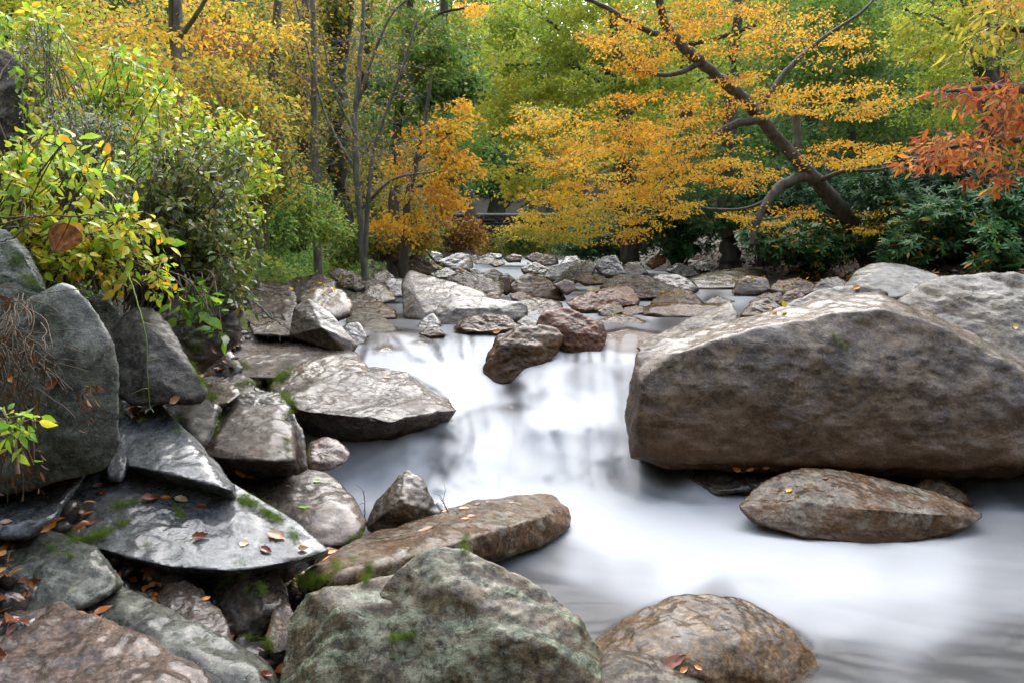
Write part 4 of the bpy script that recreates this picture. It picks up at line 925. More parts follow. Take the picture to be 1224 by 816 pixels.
# the leaning golden beech on the right bank
tree('beech_tree', 'big leaning beech with golden orange leaves reaching over the stream', 'tree',
     [[(1052, 330, 15, 0.240), (1022, 278, 15, 0.176), (978, 218, 14.6, 0.144), (945, 183, 14.2, 0.120), (905, 137, 13.8, 0.116), (880, 110, 13.5, 0.104), (850, 85, 13.2, 0.092), (820, 60, 13, 0.092), (795, 25, 12.8, 0.076), (786, -30, 12.6, 0.060), (792, -130, 12.5, 0.032)],
      [(968, 210, 14.5, 0.120), (935, 222, 14.2, 0.104), (918, 240, 14, 0.088), (905, 265, 13.8, 0.064), (898, 292, 13.7, 0.044)],
      [(912, 142, 13.8, 0.096), (880, 148, 13.5, 0.080), (850, 165, 13.2, 0.056), (822, 190, 13, 0.036), (790, 215, 12.8, 0.024)],
      [(948, 190, 14.4, 0.096), (953, 160, 14.5, 0.080), (950, 118, 14.6, 0.068)],
      [(978, 216, 14.5, 0.056), (1010, 205, 14.2, 0.040), (1050, 203, 14, 0.028), (1100, 190, 13.8, 0.016)],
      [(806, 48, 12.9, 0.064), (770, 35, 12.6, 0.048), (730, 12, 12.4, 0.040), (690, -5, 12.2, 0.024)],
      [(838, 76, 13.1, 0.056), (800, 90, 12.8, 0.040), (760, 82, 12.5, 0.032), (735, 55, 12.3, 0.020)],
      [(905, 135, 13.8, 0.064), (940, 85, 14, 0.048), (985, 45, 14, 0.036), (1040, 5, 14, 0.024), (1080, -60, 14, 0.016)],
      [(965, 205, 14.4, 0.040), (905, 245, 14, 0.032), (850, 250, 13.8, 0.024), (790, 235, 13.6, 0.016)],
      [(1010, 262, 14.9, 0.040), (960, 255, 14.5, 0.028), (920, 262, 14.3, 0.020), (880, 262, 14.1, 0.012)]],
     [(720, 205, 12.8, 95, 60, 1.4, 64, 0.41, 0.21), (655, 165, 13.2, 60, 45, 1.2, 29, 0.62, .25), (700, 268, 13.6, 75, 26, 1.2, 34, 0.72, .25), (645, 272, 13.8, 50, 22, .9, 19, 0.76, .25), (790, 150, 12.8, 80, 50, 1.3, 47, 0.32, 0.21),
      (770, 50, 12.4, 70, 45, 1.2, 29, 0.25, 0.19), (870, 40, 12.8, 80, 45, 1.2, 31, 0.30, 0.24), (880, 110, 13.2, 70, 30, 1.2, 19, 0.34, 0.21), (1000, 120, 13.6, 90, 28, 1.2, 29, 0.48, 0.24), (1010, 185, 13.6, 70, 16, 1.0, 17, 0.41, 0.21),
      (870, 205, 13.2, 70, 30, 1.2, 22, 0.41, 0.21), (915, 262, 13.8, 60, 16, .8, 12, 0.39, 0.19), (1055, 262, 14.2, 34, 22, .6, 8, 0.50, 0.15), (780, 245, 13.6, 60, 26, 1.0, 20, 0.66, .25), (980, 50, 13.8, 70, 35, 1.2, 15, 0.46, 0.24), (850, -70, 12.8, 150, 50, 1.5, 34, 0.37, 0.26)],
     'gold', bark='beech', lsize=.062, per=125, spread=.46, flat=.13, group=GT)
tree('tree', 'tall green and yellow tree behind the golden beech with dark spreading limbs', 'tree',
     [[(752, 312, 21, .30), (748, 200, 20.5, .25), (743, 120, 20, .21), (735, 40, 19.5, .16), (730, -60, 19, .10)],
      [(742, 100, 20, .11), (715, 75, 19.5, .09), (680, 45, 19, .07), (650, 20, 18.5, .04)], [(742, 85, 20, .11), (790, 60, 19.6, .09), (850, 48, 19, .06), (905, 30, 18.6, .04)],
      [(744, 125, 20, .09), (700, 85, 19.5, .07), (650, 78, 19, .05), (600, 78, 18.6, .03)], [(745, 140, 20, .08), (800, 105, 19.5, .06), (870, 90, 19, .04)]],
     [(640, 50, 19, 70, 45, 2, 40, .55, .2), (720, 90, 18.8, 100, 45, 2, 55, .50, .18), (600, 120, 19.5, 36, 60, 1.6, 32, .72, .14), (810, 80, 19, 80, 50, 2, 34, .48, .2), (680, 0, 18.5, 80, 35, 2, 30, .55, .2), (640, 130, 18.8, 60, 40, 1.5, 30, .70, .16),
      (760, -60, 18.5, 140, 50, 2, 40, .5, .2), (600, 40, 20, 30, 50, 1.5, 16, .45, .15), (605, 215, 19, 30, 18, 1.0, 12, .82, .08), (660, 210, 19, 50, 40, 1.0, 20, .72, .1), (710, 165, 19.3, 60, 40, 1.4, 22, .6, .16)],
     'greenyellow', lsize=.125, per=120, spread=.66, flat=.25, group=GT)
tree('tree', 'overhanging tree with red and orange drooping leaves at the right edge', 'tree',
     [[(1360, 420, 7.5, .16), (1345, 250, 7.5, .14), (1320, 120, 7.5, .11), (1290, 20, 7.4, .09), (1270, -80, 7.3, .05)],
      [(1325, 150, 7.5, .07), (1260, 115, 7.2, .05), (1190, 105, 7, .03), (1130, 110, 6.9, .015)], [(1335, 200, 7.5, .06), (1260, 170, 7.2, .04), (1180, 170, 7, .025), (1110, 182, 6.9, .012)],
      [(1305, 70, 7.4, .06), (1240, 40, 7.4, .04), (1180, 30, 7.4, .02)]],
     [(1185, 108, 7, 60, 18, .7, 20, .38, .22), (1160, 172, 7, 62, 18, .7, 24, .50, .25), (1215, 150, 7, 36, 30, .7, 14, .40, .2), (1110, 182, 7, 20, 12, .4, 8, .55, .2), (1195, 205, 7, 34, 10, .4, 7, .35, .18), (1190, 55, 7.6, 46, 30, .8, 18, .82, .12), (1210, 5, 7.6, 40, 25, .8, 12, .75, .15), (1280, 100, 7.3, 50, 80, .8, 30, .45, .2)],
     'red', leaf='long', lsize=.115, per=22, spread=.21, flat=.5, droop=.35, group=GT, tiltsd=.7)
tree('tree', 'pair of dark forked trunks high at the right edge with yellow green leaves', 'tree',
     [[(1192, 335, 17, .27), (1186, 150, 17, .24), (1172, 60, 17, .21), (1152, -40, 17, .16)], [(1188, 190, 17, .2), (1195, 80, 17.3, .2), (1178, 5, 17.4, .17), (1170, -60, 17.4, .14)], [(1180, 80, 17, .08), (1130, 30, 16.5, .06), (1080, 10, 16, .04)]],
     [(1120, 40, 16.2, 60, 40, 1.5, 32, .70, .16), (1190, 20, 16, 50, 30, 1.5, 20, .75, .14), (1160, 90, 16.5, 60, 25, 1.2, 14, .6, .16), (1120, 120, 17, 40, 40, 1.2, 14, .55, .15), (1180, -60, 16, 80, 40, 1.5, 20, .6, .2)],
     'greenyellow', lsize=.10, per=100, spread=.5, flat=.25, group=GT)
tree('tree', 'slim dark stemmed tree with fresh green leaves between beech and red leaves', 'tree',
     [[(1020, 322, 23, .14), (1018, 150, 23, .12), (1017, 70, 23, .10), (1019, -10, 23, .08), (1020, -90, 23, .04)], [(1018, 120, 23, .06), (1032, 60, 23, .05), (1040, 10, 23, .03)], [(1017, 90, 23, .06), (1004, 40, 22.8, .04), (996, 0, 22.6, .03)]],
     [(1010, 50, 22, 80, 50, 2, 46, .52, .18), (1060, 110, 22, 60, 60, 2, 36, .42, .18), (960, 90, 22.5, 60, 60, 2, 34, .45, .2), (1050, 0, 22, 90, 30, 2, 26, .62, .2), (1030, 170, 22.5, 80, 40, 2, 34, .30, .16), (1010, -70, 22, 120, 40, 2, 26, .5, .2)],
     'green', lsize=.15, per=95, spread=.75, flat=.3, group=GT)
tree('tree', 'stout pale barked trunk in the dark under the beech', 'tree',
     [[(874, 322, 19, .30), (870, 292, 19, .24), (867, 240, 19, .21), (872, 150, 19, .18), (880, 40, 19, .14), (885, -60, 19, .08)]],
     [(850, 235, 19, 60, 30, 1.5, 26, .30, .15), (910, 170, 19.5, 60, 50, 1.6, 30, .35, .18), (840, 180, 19.8, 60, 40, 1.6, 26, .4, .2), (890, -30, 19, 90, 60, 2, 30, .5, .2)],
     'green', bark='beech', lsize=.13, per=90, spread=.65, flat=.3, group=GT)
# left side
tree('tree', 'slim grey trunked tree with yellow orange leaves on the left bank', 'tree',
     [[(216, 260, 10.5, .10), (214, 150, 10.5, .085), (211, 90, 10.5, .075), (213, 20, 10.5, .065), (206, -40, 10.5, .05)], [(214, 110, 10.5, .045), (206, 50, 10.5, .04), (204, -20, 10.5, .03)], [(212, 50, 10.5, .04), (240, 10, 10.3, .03), (265, -40, 10.2, .02)]],
     [(190, 60, 10.6, 90, 45, 1.4, 22, .55, .35), (260, 100, 10.6, 70, 40, 1.2, 20, .72, .22), (150, 20, 10.8, 90, 35, 1.4, 18, .8, .3), (280, 30, 10.8, 80, 40, 1.4, 22, .66, .25), (160, 100, 10.8, 50, 30, 1.0, 10, .5, .2), (310, 130, 10.6, 40, 35, 1, 14, .78, .15), (220, -60, 10.6, 130, 40, 1.5, 30, .5, .2)],
     'gold', bark='grey', lsize=.075, per=75, spread=.36, flat=.35, group=GT)
tree('tree', 'tree with pinkish orange leaves behind the slim grey trunk', 'tree',
     [[(300, 260, 15, .14), (292, 120, 15, .11), (280, 20, 15, .08), (275, -60, 15, .05)], [(290, 100, 15, .05), (250, 60, 15, .04), (215, 30, 15, .02)]],
     [(265, 50, 14.6, 50, 26, 1.5, 24, .5, .15), (100, 40, 15, 60, 24, 1.5, 12, .65, .2), (240, 110, 15, 90, 30, 1.5, 16, .78, .2), (320, 60, 15, 60, 60, 1.5, 20, .9, .2), (190, 5, 15, 80, 30, 1.5, 12, .8, .2)],
     'red', lsize=.10, per=60, spread=.5, flat=.35, group=GT)
tree('tree', 'tall vine wrapped dark trunk left of the centre', 'tree',
     [[(410, 310, 17, .30), (405, 150, 17, .26), (402, 50, 17, .24), (398, -50, 17, .2), (396, -120, 17, .15)], [(404, 120, 17, .12), (415, 40, 16.8, .10), (425, -40, 16.8, .08)]],
     [(402, 60, 16.7, 26, 110, .5, 40, .72, .25), (420, 160, 16.7, 24, 60, .5, 22, .8, .2), (390, -60, 17, 90, 50, 1.5, 26, .6, .25), (350, 30, 17, 40, 60, 1, 22, .45, .2)],
     'mix', lsize=.12, per=45, spread=.4, flat=.8, group=GT)
tree('tree', 'bare grey multi stemmed sapling with a few small orange leaves', 'tree',
     [[(436, 318, 11.5, .06), (428, 230, 11.5, .052), (424, 150, 11.5, .046), (430, 80, 11.5, .04), (434, 20, 11.5, .03), (436, -60, 11.5, .02)],
      [(426, 130, 11.5, .03), (445, 70, 11.4, .024), (470, 15, 11.3, .018), (505, -10, 11.2, .012)], [(432, 250, 11.5, .03), (470, 215, 11.2, .02), (520, 205, 11, .012)], [(428, 210, 11.5, .03), (390, 140, 11.6, .022), (368, 60, 11.6, .016), (350, -10, 11.6, .01)],
      [(436, 310, 11.5, .04), (440, 240, 11.3, .036), (450, 170, 11.2, .03), (478, 90, 11, .02), (500, 20, 11, .012)], [(429, 170, 11.5, .02), (400, 110, 11.3, .016), (385, 40, 11.2, .01)]],
     [(430, 120, 11.3, 70, 90, .9, 46, .38, .16), (470, 200, 11.2, 60, 50, .8, 30, .42, .16), (400, 220, 11.4, 50, 50, .8, 22, .5, .25), (480, 60, 11.2, 50, 60, .8, 22, .38, .15)],
     'mix', bark='grey', lsize=.05, per=10, spread=.32, flat=.7, group=GT, twigs=5)
tree('tree', 'straight slim pale stemmed sapling left of the vine wrapped trunk', 'tree',
     [[(380, 320, 12, .07), (377, 200, 12, .06), (375, 90, 12, .05), (374, 0, 12, .04), (372, -80, 12, .03)], [(376, 130, 12, .02), (355, 80, 12, .016), (338, 20, 12, .01)], [(376, 180, 12, .02), (350, 130, 11.8, .016), (325, 100, 11.6, .01)]],
     [(360, 90, 12, 44, 80, .8, 34, .50, .2), (345, 170, 11.8, 40, 40, .8, 22, .6, .25), (370, -20, 12, 60, 50, .8, 20, .5, .2)],
     'mix', bark='grey', lsize=.065, per=36, spread=.3, flat=.5, group=GT, twigs=4)
tree('tree', 'green leaved maple hanging over the gap left of the centre', 'tree',
     [[(470, 315, 15, .13), (474, 200, 15, .11), (480, 100, 15, .09), (490, 10, 15, .07), (495, -80, 15, .04)], [(480, 110, 15, .05), (510, 80, 14.8, .04), (545, 70, 14.6, .02)], [(484, 60, 15, .05), (520, 20, 14.8, .03), (555, 10, 14.6, .02)]],
     [(500, 40, 14.6, 44, 44, 1.2, 30, .62, .2), (535, 75, 14.4, 34, 38, 1.0, 30, .62, .2), (555, 105, 14.4, 18, 14, .5, 10, .35, .12), (490, 110, 14.6, 34, 26, .8, 18, .42, .16), (520, -40, 14.6, 60, 40, 1.2, 30, .45, .15), (470, 150, 15, 30, 40, .8, 14, .5, .2)],  # upper sprays tinted lighter, valley mist put into their colour
     'green', lsize=.115, per=85, spread=.40, flat=.35, droop=.2, group=GT)
tree('tree', 'orange leaved small tree with drooping sprays beside the gap', 'tree',
     [[(482, 318, 13, .09), (486, 250, 13, .07), (498, 190, 13, .055), (510, 130, 13, .035), (516, 90, 13, .02)], [(490, 230, 13, .04), (520, 215, 12.8, .03), (550, 215, 12.6, .015)], [(497, 195, 13, .04), (530, 165, 12.8, .025), (556, 150, 12.6, .012)]],
     [(515, 185, 12.7, 40, 40, .8, 26, .42, .25), (530, 235, 12.7, 28, 20, .6, 18, .32, .12), (480, 225, 12.9, 36, 30, .7, 12, .7, .3), (545, 150, 12.8, 16, 30, .5, 12, .42, .14), (470, 270, 12.6, 34, 16, .5, 10, .45, .2), (556, 205, 12.9, 10, 20, .4, 5, .35, .1)],
     'gold', lsize=.085, per=58, spread=.30, flat=.4, droop=.35, group=GT)
tree('tree', 'misty orange tree far up the valley in the centre', 'tree',
     [[(562, 240, 38, .3), (560, 120, 38, .25), (556, 40, 38, .2), (552, -40, 38, .1)]],
     [(556, 25, 37, 22, 22, 1.5, 18, .38, .12), (545, 45, 37.5, 16, 18, 1.5, 10, .42, .1), (585, 60, 38, 22, 60, 2, 20, .88, .1), (560, 140, 38, 22, 40, 2, 18, .6, .2)], 'gold', lsize=.20, per=80, spread=.9, flat=.4, group=GT)

# second rank of trees
back = [
 ('yellow green tree filling the top left corner', 10, 300, 12, [(20, 40, 12, 60, 50, 1.5, 40, .72, .16), (60, 10, 12, 70, 40, 1.5, 30, .66, .2), (0, -50, 12, 90, 40, 1.5, 20, .5, .2), (90, 80, 12.5, 50, 30, 1, 20, .72, .2)], 'greenyellow', .085, .40),
 ('orange brown tree behind the top left yellow one', 110, 300, 18, [(110, 60, 18, 80, 60, 2, 36, .45, .4), (60, 110, 18, 70, 40, 2, 30, .7, .2), (170, 120, 18, 70, 50, 2, 40, .75, .25), (120, -40, 18, 120, 50, 2, 40, .5, .2)], 'gold', .11, .6),
 ('yellow leaved tree above the green bank', 330, 300, 20, [(310, 140, 19, 60, 60, 2, 50, .82, .25), (350, 60, 20, 60, 60, 2, 45, .80, .25), (330, -20, 20, 90, 60, 2, 45, .8, .2), (260, 160, 19, 60, 40, 2, 30, .8, .25), (370, 200, 18, 50, 40, 1.5, 32, .85, .2)], 'mix', .11, .62),
 ('brown and green tree behind the vine wrapped trunk', 440, 300, 22, [(430, 120, 22, 60, 70, 2, 55, .62, .25), (460, 220, 21, 60, 50, 2, 45, .55, .25), (440, 10, 22, 70, 60, 2, 45, .7, .22), (400, 260, 19, 50, 30, 1.5, 30, .7, .2)], 'mix', .13, .65),
 ('hazy dark green tree left of the valley gap', 530, 285, 30, [(520, 60, 30, 50, 70, 2.5, 60, .68, .2), (545, 180, 30, 40, 60, 2, 45, .6, .2), (510, -40, 30, 80, 50, 2.5, 40, .5, .15)], 'green', .18, .95),  # raised tints put the valley haze into the leaf colour
 ('dark slender tree among the left hand yellow ones', 330, 300, 14.5, [(320, 60, 14.5, 50, 70, 1.5, 26, .75, .3), (300, 180, 14.5, 50, 40, 1.2, 18, .8, .25), (340, -40, 14.5, 60, 40, 1.5, 14, .6, .3)], 'mix', .08, .45),
 ('second dark slender tree close to the vine wrapped trunk', 362, 300, 16, [(355, 110, 16, 44, 80, 1.5, 26, .85, .2), (380, 230, 16, 36, 30, 1.2, 14, .85, .25)], 'mix', .09, .45),
 ('dark green evergreen closing the valley gap', 592, 262, 44, [(588, 210, 43, 34, 26, 2.5, 60, .22, .1), (610, 160, 44, 40, 50, 3, 60, .32, .14), (565, 190, 44, 24, 40, 2.5, 30, .28, .12)], 'green', .24, 1.1),
 ('pale yellow green tree at the head of the valley', 600, 262, 52, [(590, 60, 52, 50, 60, 3, 60, .58, .16), (620, -10, 52, 70, 50, 3, 60, .55, .16), (560, -20, 52, 60, 50, 3, 50, .5, .15)], 'green', .30, 1.5),
 ('broad yellow tree behind the golden beech crown', 690, 285, 30, [(680, 150, 29, 80, 70, 3, 80, .66, .18), (650, 40, 30, 70, 60, 3, 60, .58, .18), (760, 120, 30, 70, 70, 3, 60, .55, .18), (720, -20, 30, 110, 60, 3, 70, .6, .18)], 'greenyellow', .17, .95),
 ('green tree with yellow tips right of the valley centre', 820, 290, 28, [(820, 110, 28, 80, 80, 3, 80, .45, .2), (860, 0, 28, 90, 70, 3, 70, .55, .2), (900, 120, 28, 60, 70, 2, 50, .32, .16), (820, 210, 26, 80, 40, 2, 50, .30, .16)], 'greenyellow', .16, .9),
 ('dark green tree behind the leaning trunk', 970, 290, 27, [(960, 60, 27, 70, 70, 3, 70, .45, .2), (960, 170, 26, 80, 50, 2, 70, .25, .14), (1040, 120, 27, 60, 60, 2, 50, .35, .16), (980, -40, 27, 110, 50, 2, 50, .5, .2)], 'green', .16, .9),
 ('yellow green tree behind the forked trunks', 1110, 290, 27, [(1100, 60, 27, 80, 60, 3, 70, .62, .2), (1180, 110, 26, 60, 60, 2, 55, .5, .2), (1150, -40, 27, 110, 60, 3, 60, .6, .2), (1100, 160, 25, 80, 30, 2, 40, .35, .16)], 'greenyellow', .16, .9),
 ('green tree at the far right behind the red leaves', 1240, 300, 22, [(1230, 60, 22, 70, 70, 2, 55, .45, .2), (1230, 160, 22, 60, 50, 2, 45, .3, .16), (1250, -50, 22, 110, 60, 2, 40, .5, .2), (1320, 100, 20, 80, 100, 2, 60, .4, .2)], 'greenyellow', .14, .75),
 ('tree with thin yellow leaves beyond the left edge', -120, 300, 11, [(-90, 60, 11, 80, 90, 1.5, 50, .6, .2), (-60, -60, 11, 90, 50, 1.5, 30, .6, .2)], 'greenyellow', .09, .45),
]
for lb, x, y, d_, bl, lm, ls, spd in back:
    tree('tree', lb, 'tree', [[(x, y, d_, .012 * d_), (x + 3, y - 90, d_, .010 * d_), (x - 2, y - 200, d_, .008 * d_), (x + 4, y - 330, d_, .004 * d_)]], bl, lm, lsize=ls, per=80, spread=spd, flat=.4, group='second rank of the wood', twigs=1)

# evergreen rhododendrons in the shade
GR = 'dark rhododendron bushes under the right hand trees'
for lb, x, y, d_, bl, sd in (
 ('glossy rhododendron nearest the right edge', 1225, 335, 11.5, [(1215, 290, 11.3, 55, 35, .8, .55, .25), (1230, 240, 11.8, 50, 40, .8, .45, .25)], 1),
 ('rhododendron below the red leaves with yellow flecks', 1150, 325, 13, [(1150, 260, 13, 60, 45, 1, .5, .25), (1110, 290, 12.8, 50, 28, .8, .55, .28)], 2),
 ('rhododendron right of the leaning beech foot', 1085, 325, 14.5, [(1080, 265, 14.3, 40, 50, 1, .45, .25), (1060, 225, 14.8, 50, 30, 1, .35, .2)], 3),
 ('low rhododendron left of the leaning beech foot', 980, 322, 15.2, [(975, 290, 15, 55, 26, .8, .55, .28), (930, 280, 15.5, 40, 24, .8, .45, .22)], 4),
 ('shaded rhododendron between the stout trunk and the snag', 915, 318, 18, [(915, 262, 18, 50, 40, 1.2, .35, .2), (950, 230, 18, 50, 30, 1.2, .3, .2)], 5),
 ('rhododendron left of the stout trunk', 810, 318, 20.5, [(815, 275, 20.5, 55, 34, 1.5, .40, .22), (780, 250, 21, 50, 30, 1.5, .3, .2)], 6),
 ('dark rhododendron under the lowest golden branches', 735, 312, 22, [(735, 285, 22, 50, 24, 1.5, .35, .2), (700, 290, 23, 40, 18, 1.2, .45, .25)], 7),
 ('rhododendron deep in the shade behind the leaning beech', 1000, 310, 19, [(1000, 240, 19, 70, 50, 1.5, .28, .18), (860, 240, 21, 60, 40, 1.5, .25, .18)], 8),
 ('tall rhododendron rising behind the right ones', 1170, 310, 17, [(1180, 220, 17, 70, 45, 1.5, .30, .2), (1100, 210, 17, 60, 35, 1.2, .28, .18)], 9)):
    bush('rhododendron', lb, 'shrub', x, y, d_, bl, 'rhodo', stems=110, leaf='long', lsize=.125 + .002 * d_, n=7700, whorl=7, seed=sd, bark='dark', srad=.012, group=GR)
# ------------------------------------------------------------------ shrubs of the left bank
GS = 'shrubs on the left bank'
bush('shrub', 'leafy shrub with large light green and yellow leaves at the left edge', 'shrub', 20, 380, 3.9, [(70, 210, 4.0, 70, 60, .5, .60, .2), (20, 190, 4.0, 45, 50, .4, .62, .2), (130, 290, 3.8, 50, 50, .3, .62, .2), (60, 290, 3.7, 60, 30, .2, .68, .2)], 'lime', stems=90, lsize=.062, n=1500, seed=21, group=GS)
bush('shrub', 'tall light green shrub behind the large leaved one', 'shrub', 90, 330, 5.6, [(60, 120, 5.6, 80, 50, .6, .58, .2), (140, 90, 5.8, 70, 35, .5, .52, .2), (40, 35, 6, 50, 30, .5, .6, .2), (160, 160, 5.6, 50, 40, .5, .6, .2)], 'lime', stems=120, lsize=.065, n=3200, seed=22, group=GS)
bush('shrub', 'dense twiggy shrub with brown stems and dull green leaves', 'shrub', 188, 368, 4.7, [(230, 210, 4.8, 75, 55, .5, .55, .25), (250, 290, 4.6, 60, 50, .4, .50, .25), (180, 260, 4.6, 60, 60, .4, .45, .25), (270, 340, 4.3, 30, 20, .2, .55, .25)], 'twiggy', stems=230, lsize=.050, n=5200, seed=23, srad=.0055, group=GS)
bush('shrub', 'bright yellow green shrub above the twiggy one', 'shrub', 250, 310, 6.6, [(260, 165, 6.6, 60, 40, .6, .62, .2), (300, 200, 6.6, 30, 30, .4, .6, .2), (200, 130, 6.8, 50, 25, .5, .68, .2), (290, 250, 6.4, 30, 40, .3, .55, .2)], 'lime', stems=100, lsize=.06, n=3000, seed=24, group=GS)
bush('aster_plant', 'wild aster with pale violet flower heads among green leaves', 'plant', 100, 330, 5.0, [(90, 165, 4.9, 60, 40, .4, .4, .2), (130, 210, 4.8, 40, 25, .3, .4, .2), (50, 60, 5.4, 30, 40, .3, .4, .2)], 'twiggy', stems=70, lsize=.035, n=2200, seed=25, leaf='long', flower=.8, group=GS)
bush('shrub', 'thin yellow leaved shrub trailing over the left rocks', 'shrub', 130, 345, 3.9, [(110, 310, 3.7, 45, 25, .2, .75, .2), (150, 280, 3.8, 30, 30, .2, .7, .2), (190, 330, 3.8, 20, 30, .2, .65, .2)], 'lime', stems=40, lsize=.045, n=620, seed=26, group=GS)
bush('shrub', 'orange and yellow sapling above the shrubs of the left bank', 'shrub', 300, 300, 9.0, [(300, 150, 9, 40, 60, .8, .6, .22), (240, 110, 9, 60, 40, .8, .55, .25), (330, 210, 9, 40, 40, .6, .7, .25)], 'mix', stems=80, lsize=.07, n=3600, leaf='quad', seed=27, group=GS)
bush('shrub', 'mixed green shrub beside the bare grey sapling', 'shrub', 350, 300, 10.5, [(350, 235, 10.5, 50, 24, .8, .72, .25), (390, 262, 10.5, 30, 26, .6, .75, .25), (330, 275, 10, 46, 26, .6, .62, .22)], 'fern', stems=140, lsize=.055, n=9000, leaf='quad', seed=28, group=GS)
bush('shrub', 'green and orange bush over the dark rocks left of the gap', 'shrub', 455, 312, 14, [(440, 285, 13.8, 45, 18, .8, .65, .25), (490, 275, 14.5, 40, 22, .8, .5, .25), (410, 290, 13, 30, 20, .6, .85, .15)], 'mix', stems=90, lsize=.085, n=5200, leaf='quad', seed=29, group=GS)
bush('bush', 'dead brown bush with orange leaves below the distant wall', 'bush', 545, 302, 21, [(520, 278, 21, 40, 18, 1, .30, .2), (560, 280, 21, 24, 16, .8, .2, .15), (490, 285, 19, 30, 14, .8, .6, .3)], 'mix', stems=110, lsize=.10, n=6000, leaf='quad', seed=30, srad=.01)
bush('bush', 'low green bush at the far end of the channel', 'bush', 610, 303, 30, [(620, 290, 29, 26, 12, 1, .85, .12), (640, 285, 29, 30, 14, 1, .8, .15), (590, 292, 30, 14, 9, .8, .6, .3)], 'mix', stems=90, lsize=.15, n=5000, leaf='quad', seed=31, srad=.012)
bush('herb', 'dark green leafy herb hanging in front of the leftmost rock', 'plant', -15, 560, 2.2, [(15, 500, 2.15, 24, 34, .08, .45, .15)], 'lime', stems=10, lsize=.042, n=70, seed=33, leaf='ovate')
bush('herb', 'drooping large green leaves over the dark overhanging boulder', 'plant', 225, 330, 4.1, [(235, 365, 4.0, 26, 16, .1, .28, .12), (262, 385, 4.0, 14, 6, .05, .25, .1)], 'lime', stems=14, lsize=.075, n=70, seed=34, leaf='ovate')

# herbs and low green on the banks: a closed carpet
rg = np.random.default_rng(77)
g = Geo()
def carpet(n, x0, x1, y0, y1, size, t0, t1, h=.25, dens=0.0, side=-1):
    x = rg.uniform(x0, x1, n); y = rg.uniform(y0, y1, n); z = ground_z(x, y)
    xl = np.interp(y, [0, 3, 4.5, 5.5, 7, 9, 13, 20, 30, 40], [-.3, -.45, -1.1, -1.2, -1.6, -1.7, -1.7, -1.5, -1.9, -2.4]) - np.interp(y, [0, 6, 9, 20], [1.5, 1.9, 1.8, .8])
    xr = np.interp(y, [0, 4, 9, 14, 20, 27, 36, 45], [5.0, 5.2, 5.2, 5.4, 5.0, 3.6, 2.0, 1.2]) + .8
    k = ((x < xl) if side < 0 else (x > xr)) & (vnoise(np.stack([x * 1.3, y * 1.3, x * 0], 1), 5) > dens - 1)
    x, y, z = x[k], y[k], z[k]; n = len(x)
    hh = h * (1 + .9 * vnoise(np.stack([x * 1.6, y * 1.6, x * 0 + 4], 1), 6)) * rg.uniform(.1, 1, n)
    c = np.stack([x, y, z + hh], 1)
    tt = np.clip(t0 + (t1 - t0) * (.5 + .5 * vnoise(c * 1.4, 2)) + rg.normal(size=n) * .15, 0, 1)
    leaves(g, c, unit(rg.normal(size=(n, 3)) * [1, 1, .4]), unit(rg.normal(size=(n, 3)) * .6 + [0, -.4, 1]), size * rg.uniform(.6, 1.4, n), tt, 'quad')
carpet(60000, -7, -2.4, 6.5, 15, .060, .40, 1.0, .6)
carpet(26000, -6, -1.6, 3.8, 7, .05, .1, .7, .25)
carpet(42000, -9, -1.9, -1.0, 4.4, .045, .15, .8, .22)
carpet(30000, -14, -1.6, 14, 34, .10, .2, .9, .35)
o = link('ground_cover', g.mesh('ground_cover', LM['fern'], smooth=False)); tag(o, 'fresh green herbs and low ferns covering the left bank', 'ground cover', kind='stuff')
g = Geo()
carpet(22000, 4, 22, 8, 30, .10, .0, .4, .22, side=1)
o = link('undergrowth', g.mesh('undergrowth', LM['brown'], smooth=False)); tag(o, 'brown leaf litter and undergrowth under the right hand trees', 'undergrowth', kind='stuff')

# far wood: one mass of crowns on the slopes all round
g = Geo()
def wood(n_cr, x0, x1, y0, y1, size, per, rad):
    for _ in range(n_cr):
        x = rg.uniform(x0, x1); y = rg.uniform(y0, y1)
        if -22 < x < 24 and -14 < y < 45: continue
        if abs(x) < 7 and -20 < y < 0: continue
        zb = gz(x, y); R = rad * rg.uniform(.7, 1.3); H = rg.uniform(8, 14); t0 = rg.uniform(0, 1)
        u = unit(rg.normal(size=(per, 3))) * rg.uniform(.3, 1, (per, 1)) ** .4
        c = np.array([x, y, zb + H * .55]) + u * [R, R, H * .5]
        c = c + .8 * np.stack([vnoise(c * .8, 1), vnoise(c * .8, 2), vnoise(c * .8, 3)], 1)
        leaves(g, c, unit(rg.normal(size=(per, 3))), unit(rg.normal(size=(per, 3)) * .7 + [0, 0, 1]), size * rg.uniform(.6, 1.3, per), np.clip(t0 + rg.normal(size=per) * .12, 0, 1), 'quad')
wood(210, -60, 66, 44, 90, .55, 620, 3.6)
wood(60, -45, -20, -10, 46, .5, 420, 3.4)
wood(60, 22, 50, -10, 46, .5, 420, 3.4)
wood(40, -40, 40, -34, -16, .55, 380, 3.6)  # unseen crowns behind the camera, added to darken light from that side
LM['far'] = leaf_mat('far autumn wood', [(0, (.05, .10, .03)), (.3, (.10, .17, .035)), (.55, (.22, .27, .05)), (.75, (.45, .34, .05)), (1, (.45, .22, .03))])
o = link('far_woods', g.mesh('far_woods', LM['far'], smooth=False)); tag(o, 'autumn wood covering the slopes of the valley', 'woods', kind='stuff')

